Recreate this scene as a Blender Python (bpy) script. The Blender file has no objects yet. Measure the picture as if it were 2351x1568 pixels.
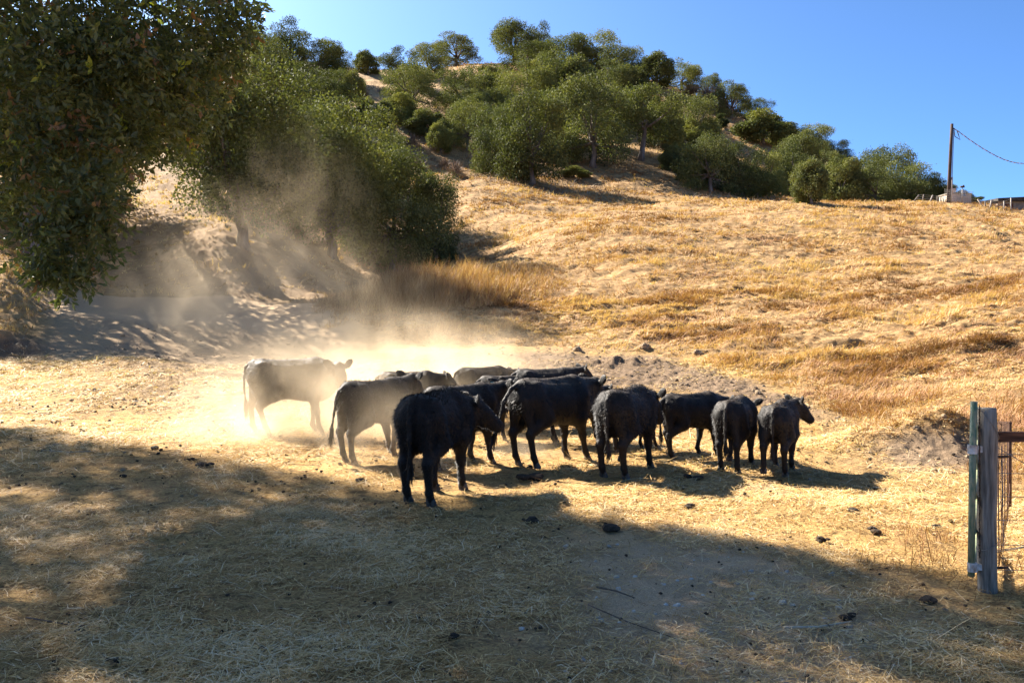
import bpy, math, random
import numpy as np
from mathutils import Vector, Matrix
R = math.radians
random.seed(7)
rng = np.random.default_rng(7)
sc = bpy.context.scene
COL = sc.collection

# ------------------------------------------------------------------ camera, sky, sun, exposure
CAM_H, FPX, U0, HOR = 1.75, 2000.0, 1175.5, 730.0        # eye height; focal length and horizon on a 2351 px wide picture
cam_d = bpy.data.cameras.new('camera')
cam = bpy.data.objects.new('camera', cam_d); COL.objects.link(cam)
cam_d.sensor_width = 36; cam_d.lens = 36 * FPX / 2351
cam_d.shift_y = -(784 - HOR) / 2351
cam_d.clip_start = .05; cam_d.clip_end = 4000
cam.location = (0, 0, CAM_H); cam.rotation_euler = (R(90), 0, 0)
sc.camera = cam

SUN_EL, SUN_AZ = R(36), R(-45)          # azimuth measured from +Y, negative towards -X
w = bpy.data.worlds.new('World'); sc.world = w; w.use_nodes = True
nt = w.node_tree
bg = nt.nodes['Background']
sky = nt.nodes.new('ShaderNodeTexSky'); sky.sky_type = 'NISHITA'; sky.sun_disc = False
sky.sun_elevation = SUN_EL; sky.sun_rotation = SUN_AZ
sky.altitude = 0; sky.air_density = 0.42; sky.dust_density = 1.1; sky.ozone_density = 10.0
sky_mul = nt.nodes.new('ShaderNodeMix'); sky_mul.data_type = 'RGBA'; sky_mul.blend_type = 'MULTIPLY'; sky_mul.inputs[0].default_value = 1
nt.links.new(sky.outputs[0], sky_mul.inputs[6]); sky_mul.inputs[7].default_value = (.83, .95, .90, 1)      # a clear, deep blue day
nt.links.new(sky_mul.outputs[2], bg.inputs['Color']); bg.inputs['Strength'].default_value = 0.069

sun_d = bpy.data.lights.new('sun', 'SUN'); sun_d.energy = 4.5; sun_d.angle = R(.53); sun_d.color = (1, .93, .82)
sun = bpy.data.objects.new('sun', sun_d); COL.objects.link(sun)
SDIR = Vector((math.sin(SUN_AZ) * math.cos(SUN_EL), math.cos(SUN_AZ) * math.cos(SUN_EL), math.sin(SUN_EL)))
sun.rotation_euler = SDIR.to_track_quat('Z', 'Y').to_euler(); sun.location = SDIR * 60
sc.view_settings.view_transform = 'Standard'; sc.view_settings.look = 'None'
sc.view_settings.exposure = 2.38; sc.view_settings.gamma = 1
sc.render.engine = 'CYCLES'
cy = sc.cycles
cy.max_bounces = 6; cy.diffuse_bounces = 3; cy.glossy_bounces = 2; cy.transmission_bounces = 4; cy.volume_bounces = 1; cy.transparent_max_bounces = 8
cy.use_denoising = True; cy.volume_step_rate = 1.0; cy.volume_max_steps = 128
cy.use_adaptive_sampling = False

# ------------------------------------------------------------------ helpers
def tag(o, label=None, cat=None, group=None, kind=None):
    if label: o['label'] = label
    if cat: o['category'] = cat
    if group: o['group'] = group
    if kind: o['kind'] = kind
    return o

def mesh_np(name, V, F, mat=None, col=None, smooth=False, midx=None):
    """V (n,3); F (m,k) one face size, or a list of such arrays"""
    me = bpy.data.meshes.new(name)
    V = np.asarray(V, np.float32)
    Fs = F if isinstance(F, list) else [F]
    Fs = [np.asarray(f, np.int32) for f in Fs if len(f)]
    me.vertices.add(len(V)); me.vertices.foreach_set('co', V.ravel())
    loops = np.concatenate([f.ravel() for f in Fs])
    sizes = np.concatenate([np.full(len(f), f.shape[1], np.int32) for f in Fs])
    starts = np.concatenate([[0], np.cumsum(sizes)[:-1]]).astype(np.int32)
    me.loops.add(len(loops)); me.loops.foreach_set('vertex_index', loops)
    me.polygons.add(len(sizes)); me.polygons.foreach_set('loop_start', starts)
    if midx is not None: me.polygons.foreach_set('material_index', np.asarray(midx, np.int32))
    me.polygons.foreach_set('use_smooth', np.full(len(sizes), smooth))
    me.update(calc_edges=True)
    if col is not None:
        col = np.asarray(col, np.float32)
        if col.shape[1] == 3: col = np.hstack([col, np.ones((len(col), 1), np.float32)])
        a = me.color_attributes.new('tint', 'FLOAT_COLOR', 'POINT')
        a.data.foreach_set('color', col.ravel())
    for m in (mat if isinstance(mat, (list, tuple)) else [mat]):
        if m: me.materials.append(m)
    return me

def obj(name, me, parent=None, loc=None):
    o = bpy.data.objects.new(name, me); COL.objects.link(o)
    if parent: o.parent = parent
    if loc is not None: o.location = loc
    return o

def empty(name, loc, rz=0):
    o = bpy.data.objects.new(name, None); COL.objects.link(o)
    o.location = loc; o.rotation_euler = (0, 0, rz); o.empty_display_size = .2
    return o

class Nodes:
    def __init__(s, name):
        s.m = bpy.data.materials.new(name); s.m.use_nodes = True
        s.t = s.m.node_tree; s.t.nodes.clear()
        s.out = s.t.nodes.new('ShaderNodeOutputMaterial')
    def n(s, kind, **kw):
        x = s.t.nodes.new('ShaderNode' + kind)
        for k, v in kw.items():
            if k == 'i':
                for a, b in v.items():
                    if hasattr(b, 'is_linked') or isinstance(b, bpy.types.NodeSocket): s.t.links.new(b, x.inputs[a])
                    else: x.inputs[a].default_value = b
            else: setattr(x, k, v)
        return x
    def noise(s, scale, detail=4, vec=None, rough=.55, dist=0):
        i = {'Scale': scale, 'Detail': detail, 'Roughness': rough, 'Distortion': dist}
        if vec is not None: i['Vector'] = vec
        return s.n('TexNoise', i=i).outputs['Fac']
    def ramp(s, fac, *stops):
        r = s.n('ValToRGB', i={'Fac': fac}); e = r.color_ramp.elements
        while len(e) < len(stops): e.new(.5)
        for k, (p, c) in enumerate(stops):
            e[k].position = p; e[k].color = (*c, 1) if len(c) == 3 else c
        return r.outputs['Color']
    def mix(s, fac, a, b, mode='MIX'):
        x = s.n('Mix', data_type='RGBA', blend_type=mode)
        for k, v in ((0, fac), (6, a), (7, b)):
            if isinstance(v, bpy.types.NodeSocket): s.t.links.new(v, x.inputs[k])
            else: x.inputs[k].default_value = v if not isinstance(v, tuple) or len(v) == 4 else (*v, 1)
        return x.outputs[2]
    def math(s, op, a, b=0.0, clamp=False):
        x = s.n('Math', operation=op, use_clamp=clamp)
        for k, v in ((0, a), (1, b)):
            if isinstance(v, bpy.types.NodeSocket): s.t.links.new(v, x.inputs[k])
            else: x.inputs[k].default_value = v
        return x.outputs[0]
    def bump(s, h, strength=.5, dist=.02):
        return s.n('Bump', i={'Height': h, 'Strength': strength, 'Distance': dist}).outputs[0]
    def pbr(s, color, rough=.8, normal=None, spec=.3, **kw):
        i = {'Base Color': color if isinstance(color, bpy.types.NodeSocket) else (*color, 1), 'Roughness': rough, 'Specular IOR Level': spec}
        if normal is not None: i['Normal'] = normal
        i.update(kw)
        return s.n('BsdfPrincipled', i=i).outputs[0]
    def done(s, shader):
        s.t.links.new(shader, s.out.inputs['Surface']); return s.m

# ---- value noise
def _hash(ix, iy, seed):
    h = (ix.astype(np.int64) * 374761393 + iy.astype(np.int64) * 668265263 + seed * 1274126177) & 0xffffffff
    h = ((h ^ (h >> 13)) * 1274126177) & 0xffffffff
    return ((h ^ (h >> 16)) & 0xffff) / 65535.0
def vnoise(x, y, seed=0):
    x = np.asarray(x, float); y = np.asarray(y, float)
    ix, iy = np.floor(x), np.floor(y); fx, fy = x - ix, y - iy
    ux, uy = fx * fx * (3 - 2 * fx), fy * fy * (3 - 2 * fy)
    a, b, c, d = _hash(ix, iy, seed), _hash(ix + 1, iy, seed), _hash(ix, iy + 1, seed), _hash(ix + 1, iy + 1, seed)
    return (a * (1 - ux) + b * ux) * (1 - uy) + (c * (1 - ux) + d * ux) * uy
def fbm(x, y, seed=0, oct=4):
    s, a, t = 0, 1, 0
    for k in range(oct):
        s = s + a * vnoise(x * 2 ** k + 17.3 * k, y * 2 ** k - 9.1 * k, seed + k); t += a; a *= .5
    return s / t
def sstep(a, b, x):
    t = np.clip((x - a) / (b - a), 0, 1); return t * t * (3 - 2 * t)

# ------------------------------------------------------------------ terrain height
def pchip(x, y, xs):
    x = np.asarray(x, float); y = np.asarray(y, float); h = np.diff(x); d = np.diff(y) / h
    m = np.zeros(len(x))
    for k in range(1, len(x) - 1):
        if d[k - 1] * d[k] > 0:
            w1, w2 = 2 * h[k] + h[k - 1], h[k] + 2 * h[k - 1]
            m[k] = (w1 + w2) / (w1 / d[k - 1] + w2 / d[k])
    m[0], m[-1] = d[0], d[-1]
    i = np.clip(np.searchsorted(x, xs) - 1, 0, len(h) - 1)
    t = np.clip((xs - x[i]) / h[i], 0, 1); hh = h[i]
    return ((2 * t ** 3 - 3 * t ** 2 + 1) * y[i] + (t ** 3 - 2 * t ** 2 + t) * hh * m[i] + (-2 * t ** 3 + 3 * t ** 2) * y[i + 1] + (t ** 3 - t ** 2) * hh * m[i + 1])

# profiles along the view azimuths: (distance, height on the photograph) -> height above the pen
PROF = {
 0: [(14,.08,'z'),(18,885),(21,830),(24,765),(28,690),(36,570),(48,450),(65,350),(100,230),(160,150),(260,150)],
 130: [(14,.08,'z'),(18,880),(22,815),(24,785),(27,740),(31,705),(38,600),(48,480),(65,370),(100,240),(160,150),(260,160)],
 300: [(14,.08,'z'),(18,872),(22,808),(24,808),(27,755),(29,732),(32.5,712),(38,620),(46,510),(60,420),(75,350),(110,220),(165,120),(260,150)],
 500: [(14,.08,'z'),(18,875),(23,818),(24.5,832),(27,790),(29.5,735),(33,708),(37,620),(40,540),(48,490),(65,390),(85,300),(115,200),(165,110),(200,100),(260,160)],
 650: [(14,.08,'z'),(18,880),(23.5,816),(26,832),(28.5,775),(31,728),(34,702),(37,690),(40,640),(44,570),(52,500),(66,400),(86,300),(115,210),(165,135),(260,170)],
 780: [(14,.08,'z'),(18,885),(24,818),(26.5,828),(28,790),(30,735),(32,705),(36,690),(42,680),(48,620),(55,540),(66,450),(86,330),(120,230),(170,160),(260,180)],
 950: [(14,.08,'z'),(18,885),(22,828),(26,800),(28,760),(31,715),(34,675),(36,668),(38,670),(44,682),(52,640),(58,588),(70,500),(90,390),(125,250),(175,168),(260,180)],
 1100: [(14,.08,'z'),(18,882),(22,828),(26,795),(29,740),(33,685),(38,640),(41,620),(46,618),(54,590),(60,540),(70,470),(82,425),(95,395),(120,300),(150,210),(185,152),(260,170)],
 1300: [(14,.08,'z'),(18,880),(22,832),(25,800),(30,730),(36,660),(44,590),(52,530),(60,505),(70,480),(80,455),(90,430),(110,350),(140,250),(175,170),(195,150),(260,210)],
 1500: [(14,.07,'z'),(18,890),(21,848),(24,805),(30,720),(38,620),(46,550),(56,500),(66,478),(76,470),(88,445),(100,400),(120,320),(150,240),(175,198),(190,190),(260,250)],
 1750: [(13,.05,'z'),(16,925),(19,870),(24,780),(32,680),(42,590),(54,510),(64,475),(70,466),(80,470),(90,460),(100,440),(120,385),(150,315),(175,287),(190,285),(260,350)],
 1900: [(13,.05,'z'),(15.5,935),(19,865),(24,770),(33,668),(43,585),(55,505),(65,472),(71,465),(80,472),(92,465),(105,450),(120,425),(150,365),(175,345),(190,345),(260,400)],
 2000: [(13,.04,'z'),(15,950),(19,860),(25,750),(34,650),(44,570),(56,500),(66,472),(72,467),(80,475),(95,462),(110,450),(125,430),(150,405),(170,398),(190,400),(260,430)],
 2120: [(9.5,.02,'z'),(12,.1,'z'),(14,950),(18,858),(24,752),(32,660),(43,575),(56,503),(66,476),(72,470),(80,476),(95,470),(120,455),(160,445),(180,450),(260,460)],
 2230: [(9.5,.02,'z'),(11,1040),(13,965),(17,860),(22,760),(30,670),(42,580),(56,507),(66,484),(72,478),(80,482),(95,490),(120,482),(180,475),(260,480)],
 2351: [(9,.03,'z'),(10.5,1040),(13,950),(17,850),(22,750),(30,660),(42,580),(56,518),(68,492),(74,488),(85,495),(120,500),(180,505),(260,520)],
 3100: [(8,.05,'z'),(10,.4,'z'),(13,.9,'z'),(17,1.4,'z'),(22,2.2,'z'),(30,3.6,'z'),(42,6,'z'),(56,9,'z'),(70,11,'z'),(90,11.5,'z'),(260,12,'z')],
 -900: [(12,.1,'z'),(20,.5,'z'),(26,1.6,'z'),(34,4,'z'),(45,9,'z'),(65,17,'z'),(110,30,'z'),(180,46,'z'),(260,52,'z')],
}
_UC = np.array(sorted(PROF))
_DG = np.concatenate([np.arange(0, 60, .4), np.arange(60, 262, 1.5)])
def _col(u):
    d, z = [-40, 0, 7.5], [0, 0, 0]
    for c in PROF[u]:
        d.append(c[0]); z.append(c[1] if len(c) == 3 else CAM_H - (c[1] - HOR) / FPX * c[0])
    return pchip(d, z, _DG)
_ZC = np.array([_col(u) for u in _UC])
_UG = np.arange(-900, 3101, 10.0)
_ZG = np.array([pchip(_UC, _ZC[:, j], _UG) for j in range(len(_DG))]).T      # (nu, nd)
def H0(x, y):
    x = np.asarray(x, float); y = np.asarray(y, float)
    u = np.clip(U0 + FPX * x / np.maximum(y, 8), -900, 3099.9); d = np.clip(y, 0, _DG[-1] - .01)
    fu = (u + 900) / 10; i = np.clip(fu.astype(int), 0, len(_UG) - 2); fu = fu - i
    j = np.clip(np.searchsorted(_DG, d, side='right') - 1, 0, len(_DG) - 2); fd = (d - _DG[j]) / (_DG[j + 1] - _DG[j])
    return (_ZG[i, j] * (1 - fd) + _ZG[i, j + 1] * fd) * (1 - fu) + (_ZG[i + 1, j] * (1 - fd) + _ZG[i + 1, j + 1] * fd) * fu

_TU = [-900, 0, 200, 700, 850, 1000, 1130, 1300, 1500, 1740, 1900, 2010, 2120, 2230, 2351, 3100]
_TY = [850, 800, 700, 690, 770, 800, 800, 800, 815, 880, 945, 1010, 1050, 1090, 1130, 1150]
def screen(x, y, z):
    yy = np.maximum(y, .5)
    return U0 + FPX * x / yy, HOR - FPX * (z - CAM_H) / yy
def zones(x, y, z):
    """weights of hill grass, bare dirt, grey gravel, left bank grass"""
    u, v = screen(x, y, z)
    n = fbm(x * .8, y * .8, 3) - .5; n2 = fbm(x * .35, y * .35, 9) - .5
    toe = np.interp(u, _TU, _TY)
    grass = sstep(-12, 25, toe - v + n * 70) * (y > 7)
    bank = grass * sstep(40, -40, (u - 700) + (v - 690) * .6) * (y > 15)
    # road and bowl on the left, earth apron below the hill
    road = ((u > 40) & (u < 860) & (y > 21.0) & (y < 34.5)).astype(float)
    road *= sstep(860, 760, u) * sstep(60, 150, u)
    apron = sstep(1060, 1180, u) * sstep(2020, 1820, u + n * 120) * sstep(14, -16, v - np.interp(u, [1100, 1250, 1500, 1650, 1800, 1950], [880, 900, 905, 918, 948, 1000]) + n * 40) * sstep(-20, 10, v - np.interp(u, [1100, 1300, 1500, 1640, 1780, 1950], [800, 812, 826, 850, 900, 960]) + n * 40)
    heap = np.exp(-(((u - 2150) / 150) ** 2 + ((v - 1035) / 48) ** 2)) * 1.6 * sstep(30, 8, y)
    heap2 = np.exp(-(((u - 30) / 85) ** 2 + ((v - 800) / 26) ** 2)) * 1.6 * (y > 15) * (y < 28)
    midpen = sstep(80, 420, u + n * 300) * sstep(1000, 700, u) * sstep(980, 900, v + n * 120) * (v < 1000)
    dirt = np.clip(road * .4 * sstep(29.4, 28.0, y) + apron + heap + heap2 + midpen * .7, 0, 1)
    grav = np.exp(-(((x - 1.35) / .95) ** 2 + ((y - 5.3) / 1.9) ** 2)) * 1.5 + .55 * sstep(.1, .3, n2) * (y < 12)
    grav = np.clip(np.clip(grav + n * .8 - .1, 0, 1) * (y < 11) + road * (.55 + .45 * sstep(28.0, 29.4, y)), 0, 1)
    grass = np.clip(grass - road - heap - heap2 - apron, 0, 1); bank = np.clip(bank - road, 0, 1)
    return grass, dirt, grav, bank
def Hn(x, y, fine=True):
    z = H0(x, y); x = np.asarray(x, float); y = np.asarray(y, float)
    far = sstep(12, 45, y)
    z = z + far * (fbm(x * .22, y * .22, 21) - .5) * 1.1 * sstep(40, 70, y) + sstep(9, 16, y) * (fbm(x * .7, y * .7, 31, 3) - .5) * .16
    if fine:
        g, d, gr, b = zones(x, y, z)
        trk = 1 - .85 * np.clip(gr, 0, 1) * (y > 20)          # the track is worn smooth
        z = z + (fbm(x * 3.1, y * 3.1, 41, 3) - .5) * (.035 + .11 * g * sstep(10, 20, y)) * trk + (fbm(x * 9, y * 9, 51, 2) - .5) * (.025 + .09 * d * sstep(8, 14, y)) * trk
        z = z + g * sstep(12, 20, y) * np.maximum(fbm(x * 1.0 + y * .3, y * 2.0, 61, 4) - .46, 0) * .45
        u, v = screen(x, y, z)
        z = z + .40 * np.exp(-(((x - 5.5) / 1.3) ** 2 + ((y - 11.3) / .7) ** 2)) * (.5 + fbm(x * 3, y * 3, 71))
        z = z + .5 * np.exp(-(((x + 13.2) / 1.0) ** 2 + ((y - 22.2) / .6) ** 2)) * (.5 + fbm(x * 3, y * 3, 72))
        z = z + .35 * np.exp(-(((x - 2.6) / 1.6) ** 2 + ((y - 21.5) / .5) ** 2)) * fbm(x * 4, y * 4, 73)
    return z
def hz(x, y): return float(Hn(np.array([x]), np.array([y]))[0])
_dd = np.concatenate([np.arange(3, 60, .06), np.arange(60, 258, .25)])
def ground_at(u, v, dmin=3):
    """the ground point seen at a place of the photograph"""
    d = _dd[_dd >= dmin]; x = (u - U0) / FPX * d; z = Hn(x, d)
    vv = HOR - FPX * (z - CAM_H) / d
    k = np.nonzero(vv <= v)[0]
    k = k[0] if len(k) else int(np.argmin(vv))
    return Vector((x[k], d[k], z[k]))
def at(u, v, d): return Vector(((u - U0) / FPX * d, d, CAM_H - (v - HOR) / FPX * d))

# ------------------------------------------------------------------ materials
def m_ground():
    s = Nodes('ground'); pos = s.n('NewGeometry').outputs['Position']
    a = s.n('VertexColor', layer_name='tint'); sep = s.n('SeparateColor', i={'Color': a.outputs['Color']})
    fine = s.noise(38, 6, pos, .65); mid = s.noise(5, 5, pos, .6); big = s.noise(.7, 4, pos); grit = s.noise(120, 3, pos, .7)
    straw = s.ramp(fine, (.28, (.095, .056, .024)), (.40, (.29, .172, .064)), (.54, (.54, .335, .12)), (.72, (.74, .50, .215)))
    dung = s.ramp(mid, (.37, (1, 1, 1)), (.47, (0, 0, 0)))
    straw = s.mix(s.math('MULTIPLY', dung, .75), straw, (.07, .045, .022))
    straw = s.mix(s.ramp(big, (.4, (0, 0, 0)), (.62, (0.55, 0.512, 0.484))), straw, (0.27, 0.163, 0.0704))
    dirt = s.ramp(fine, (.25, (0.095, 0.0614, 0.037)), (.5, (0.19, 0.128, 0.0792)), (.75, (0.33, 0.233, 0.145)))
    grav = s.ramp(grit, (.3, (.27, .175, .098)), (.5, (.50, .35, .205)), (.62, (.60, .43, .265)), (.72, (.74, .585, .40)))
    gv = s.n('Mapping', i={'Vector': pos, 'Scale': (.7, 1.7, 1.7)}).outputs[0]; gs = s.noise(1.1, 6, gv, .68)
    grass = s.ramp(s.math('ADD', s.math('MULTIPLY', s.noise(9, 6, pos, .7), .5), s.math('MULTIPLY', gs, .5)), (.36, (.13, .07, .032)), (.5, (.30, .18, .078)), (.62, (.46, .305, .145)))
    bank = s.ramp(s.noise(4, 6, pos, .7), (.3, (0.28, 0.163, 0.0704)), (.55, (0.48, 0.298, 0.132)), (.75, (0.62, 0.428, 0.211)))
    c = s.mix(sep.outputs[0], straw, grass)
    c = s.mix(a.outputs['Alpha'], c, bank)
    c = s.mix(sep.outputs[1], c, dirt)
    c = s.mix(sep.outputs[2], c, grav)
    hgt = s.math('ADD', s.math('MULTIPLY', fine, .6), s.math('MULTIPLY', grit, .3))
    return s.done(s.pbr(c, .95, s.bump(hgt, 1.0, .05), .1))
M = {'ground': m_ground()}
def m_tint(name, stops, rough=.8, trans=0, spec=.25, objvar=True, scale=1.0):
    """tint red runs through the ramp, tint green multiplies the value"""
    s = Nodes(name); a = s.n('VertexColor', layer_name='tint'); sep = s.n('SeparateColor', i={'Color': a.outputs['Color']})
    f = sep.outputs[0]
    if objvar:
        r = s.n('ObjectInfo').outputs['Random']
        f = s.math('ADD', f, s.math('MULTIPLY', s.math('SUBTRACT', r, .5), .5), True)
    c = s.ramp(f, *stops)
    if objvar: c = s.mix(s.math('MULTIPLY', s.math('FRACT', s.math('MULTIPLY', r, 7.3)), .55), c, s.mix(.5, c, (.085, .10, .058)))
    sh = s.pbr(c, rough, None, spec)
    if trans:
        t = s.n('BsdfTranslucent', i={'Color': s.mix(1.0, c, (1.2, 1.3, .5), 'MULTIPLY')}).outputs[0]
        mx = s.n('MixShader', i={0: trans}); s.t.links.new(sh, mx.inputs[1]); s.t.links.new(t, mx.inputs[2]); sh = mx.outputs[0]
    return s.done(sh)
M['leaf'] = m_tint('oak_leaf', [(0, (.048, .056, .022)), (.35, (.115, .125, .042)), (.7, (.215, .21, .062)), (1, (.32, .30, .09))], .75, .16, .08)
M['leaf_near'] = m_tint('near_oak_leaf', [(0, (.055, .068, .026)), (.5, (.115, .135, .050)), (.86, (.18, .185, .07)), (.9, (.26, .15, .07)), (.96, (.30, .17, .09)), (.97, (.22, .24, .03)), (1, (.28, .30, .04))], .42, .45, .4, False)
M['straw'] = m_tint('straw', [(0, (0.12, 0.067, 0.0264)), (.25, (0.33, 0.191, 0.0704)), (.6, (0.6, 0.381, 0.145)), (.85, (0.74, 0.521, 0.238)), (1, (0.8, 0.632, 0.405))], .6, .2, .15, False)
M['grass'] = m_tint('dry_grass', [(0, (.16, .078, .036)), (.28, (.30, .145, .066)), (.6, (.42, .24, .115)), (1, (.57, .38, .20))], .65, .2, .15, False)
M['bankgrass'] = m_tint('bank_grass', [(0, (0.25, 0.144, 0.066)), (.5, (0.48, 0.307, 0.141)), (1, (0.66, 0.465, 0.246))], .75, .2, .08, False)
M['twig'] = m_tint('dry_twig', [(0, (.10, .075, .055)), (.5, (.24, .185, .14)), (1, (.42, .35, .28))], .8, 0, .2, False)
def m_bark():
    s = Nodes('bark'); p = s.n('TexCoord').outputs['Object']
    mp = s.n('Mapping', i={'Vector': p, 'Scale': (6, 6, 1.5)}).outputs[0]
    n = s.noise(3, 6, mp, .65)
    return s.done(s.pbr(s.ramp(n, (.3, (.05, .04, .032)), (.55, (.17, .14, .115)), (.75, (.32, .28, .24))), .9, s.bump(n, .8, .05), .15))
M['bark'] = m_bark()
def m_simple(name, c0, c1, scale=8, rough=.8, spec=.3, bump=.3, metal=0, stretch=(1, 1, 1), coord='Object'):
    s = Nodes(name); p = s.n('TexCoord').outputs[coord]
    p = s.n('Mapping', i={'Vector': p, 'Scale': stretch}).outputs[0]
    n = s.noise(scale, 5, p, .62)
    return s.done(s.pbr(s.ramp(n, (.35, c0), (.65, c1)), rough, s.bump(n, bump, .01), spec, Metallic=metal))

# ------------------------------------------------------------------ ground sheet
def build_ground():
    rows = np.concatenate([np.arange(-14, 2.5, .6), np.arange(2.5, 12, .03), np.arange(12, 26, .065), np.arange(26, 50, .16), np.arange(50, 110, .45), np.arange(110, 261, 1.2)])
    s = np.concatenate([np.linspace(-1.9, -.66, 70, endpoint=False), np.linspace(-.66, .66, 760, endpoint=False), np.linspace(.66, 1.9, 70)])
    Wd = np.where(rows > 0, np.sqrt(rows ** 2 + 64), 8)
    X = Wd[:, None] * s[None, :]; Y = np.repeat(rows[:, None], len(s), 1)
    Z = Hn(X, Y)
    g, d, gr, b = zones(X, Y, Z)
    nr, nc = X.shape
    V = np.stack([X, Y, Z], -1).reshape(-1, 3)
    i = (np.arange(nr - 1)[:, None] * nc + np.arange(nc - 1)[None, :]).ravel()
    F = np.stack([i, i + 1, i + nc + 1, i + nc], 1)
    col = np.stack([g, d, gr, b], -1).reshape(-1, 4)
    o = obj('terrain', mesh_np('terrain', V, F, M['ground'], col, True)); tag(o, 'dry straw covered pen rising into golden grass hills', 'ground', kind='structure')
    a = 3000.0
    V = [(-a, -a, -3), (a, -a, -3), (a, a, -3), (-a, a, -3)]
    o = obj('ground', mesh_np('ground', V, np.array([[0, 1, 2, 3]]), M['ground'], [(1, 0, 0, 0)] * 4)); tag(o, 'land reaching away to the horizon', 'ground', kind='structure')
build_ground()

# ------------------------------------------------------------------ strand and leaf builders
def unit(v): return v / np.maximum(np.linalg.norm(v, axis=-1, keepdims=True), 1e-9)
def leaf_quads(P, D, N, L, Wd, tint):
    """pointed leaves: base P, along D, facing N"""
    D = unit(D); S = unit(np.cross(D, N)); n = len(P)
    L = np.asarray(L).reshape(-1, 1); Wd = np.asarray(Wd).reshape(-1, 1); Nn = unit(np.cross(S, D))
    v = np.stack([P, P + D * L * .5 + S * Wd * .5 + Nn * L * .06, P + D * L, P + D * L * .5 - S * Wd * .5 + Nn * L * .06], 1).reshape(-1, 3)
    f = np.arange(n * 4).reshape(-1, 4)
    return v, f, np.repeat(tint, 4, 0)
def rdir(n): return unit(rng.normal(size=(n, 3)))
def tint_of(r, g=None):
    r = np.clip(r, 0, 1); return np.stack([r, r if g is None else g, r], 1)
def blades(P, D, L, Wd, bend, tint, seg=2):
    """thin bent blades: triangles/quads tapering to a point"""
    n = len(P); D = unit(D); S = unit(np.cross(D, np.array([0, 0, 1.0]) + rng.normal(scale=.2, size=(n, 3))))
    L = np.asarray(L).reshape(-1, 1); Wd = np.asarray(Wd).reshape(-1, 1)
    mid = P + D * L * .55; tip = P + D * L + bend
    v = np.stack([P - S * Wd * .5, P + S * Wd * .5, mid + S * Wd * .4, mid - S * Wd * .4, tip], 1).reshape(-1, 3)
    b = np.arange(n)[:, None] * 5
    return v, [b + np.array([[0, 1, 2, 3]]), b + np.array([[3, 2, 4]])], np.repeat(tint, 5, 0)
def tube(path, radii, sides=7):
    """one tapering tube"""
    path = np.asarray(path, float); V = []; F = []
    t = unit(np.gradient(path, axis=0)); a = np.array([0.31, .2, .93]); 
    for k, p in enumerate(path):
        s = np.cross(t[k], a); 
        if np.linalg.norm(s) < .1: s = np.cross(t[k], [1, 0, 0])
        s = s / np.linalg.norm(s); q = np.cross(t[k], s)
        for j in range(sides):
            an = 2 * math.pi * j / sides; V.append(p + radii[k] * (math.cos(an) * s + math.sin(an) * q))
    for k in range(len(path) - 1):
        for j in range(sides):
            F.append((k * sides + j, k * sides + (j + 1) % sides, (k + 1) * sides + (j + 1) % sides, (k + 1) * sides + j))
    n = len(V); V.append(path[0]); V.append(path[-1]); T = []
    for j in range(sides):
        T.append((n, (j + 1) % sides, j)); T.append((n + 1, (len(path) - 1) * sides + j, (len(path) - 1) * sides + (j + 1) % sides))
    return np.array(V), np.array(F), np.array(T)
class Join:
    def __init__(s): s.V = []; s.Q = []; s.T = []; s.C = []; s.n = 0
    def add(s, V, F, T=None, C=None):
        for f in (F if isinstance(F, list) else [F]) + ([T] if T is not None else []):
            f = np.asarray(f)
            if len(f): (s.Q if f.shape[1] == 4 else s.T).append(f + s.n)
        s.V.append(np.asarray(V)); s.n += len(V)
        if C is not None: s.C.append(C)
        return s
    def tube(s, path, radii, sides=7): return s.add(*tube(path, radii, sides))
    def mesh(s, name, mat, smooth=True):
        F = ([np.concatenate(s.Q)] if s.Q else []) + ([np.concatenate(s.T)] if s.T else [])
        return mesh_np(name, np.concatenate(s.V), F, mat, np.concatenate(s.C) if s.C else None, smooth)
    def box(s, c, size, rz=0):
        c = np.array(c, float); h = np.array(size) / 2
        v = np.array([(x, y, z) for z in (-1, 1) for y in (-1, 1) for x in (-1, 1)]) * h
        ca, sa = math.cos(rz), math.sin(rz)
        v = np.stack([v[:, 0] * ca - v[:, 1] * sa, v[:, 0] * sa + v[:, 1] * ca, v[:, 2]], 1) + c
        return s.add(v, np.array([(0, 2, 3, 1), (4, 5, 7, 6), (0, 1, 5, 4), (2, 6, 7, 3), (0, 4, 6, 2), (1, 3, 7, 5)]))
def wander(a, b, n, amp, seed=None):
    a = np.asarray(a, float); b = np.asarray(b, float); t = np.linspace(0, 1, n)[:, None]
    off = rng.normal(size=(n, 3)) * amp; off[0] = 0; off[-1] = 0
    return a + (b - a) * t + off

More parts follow.
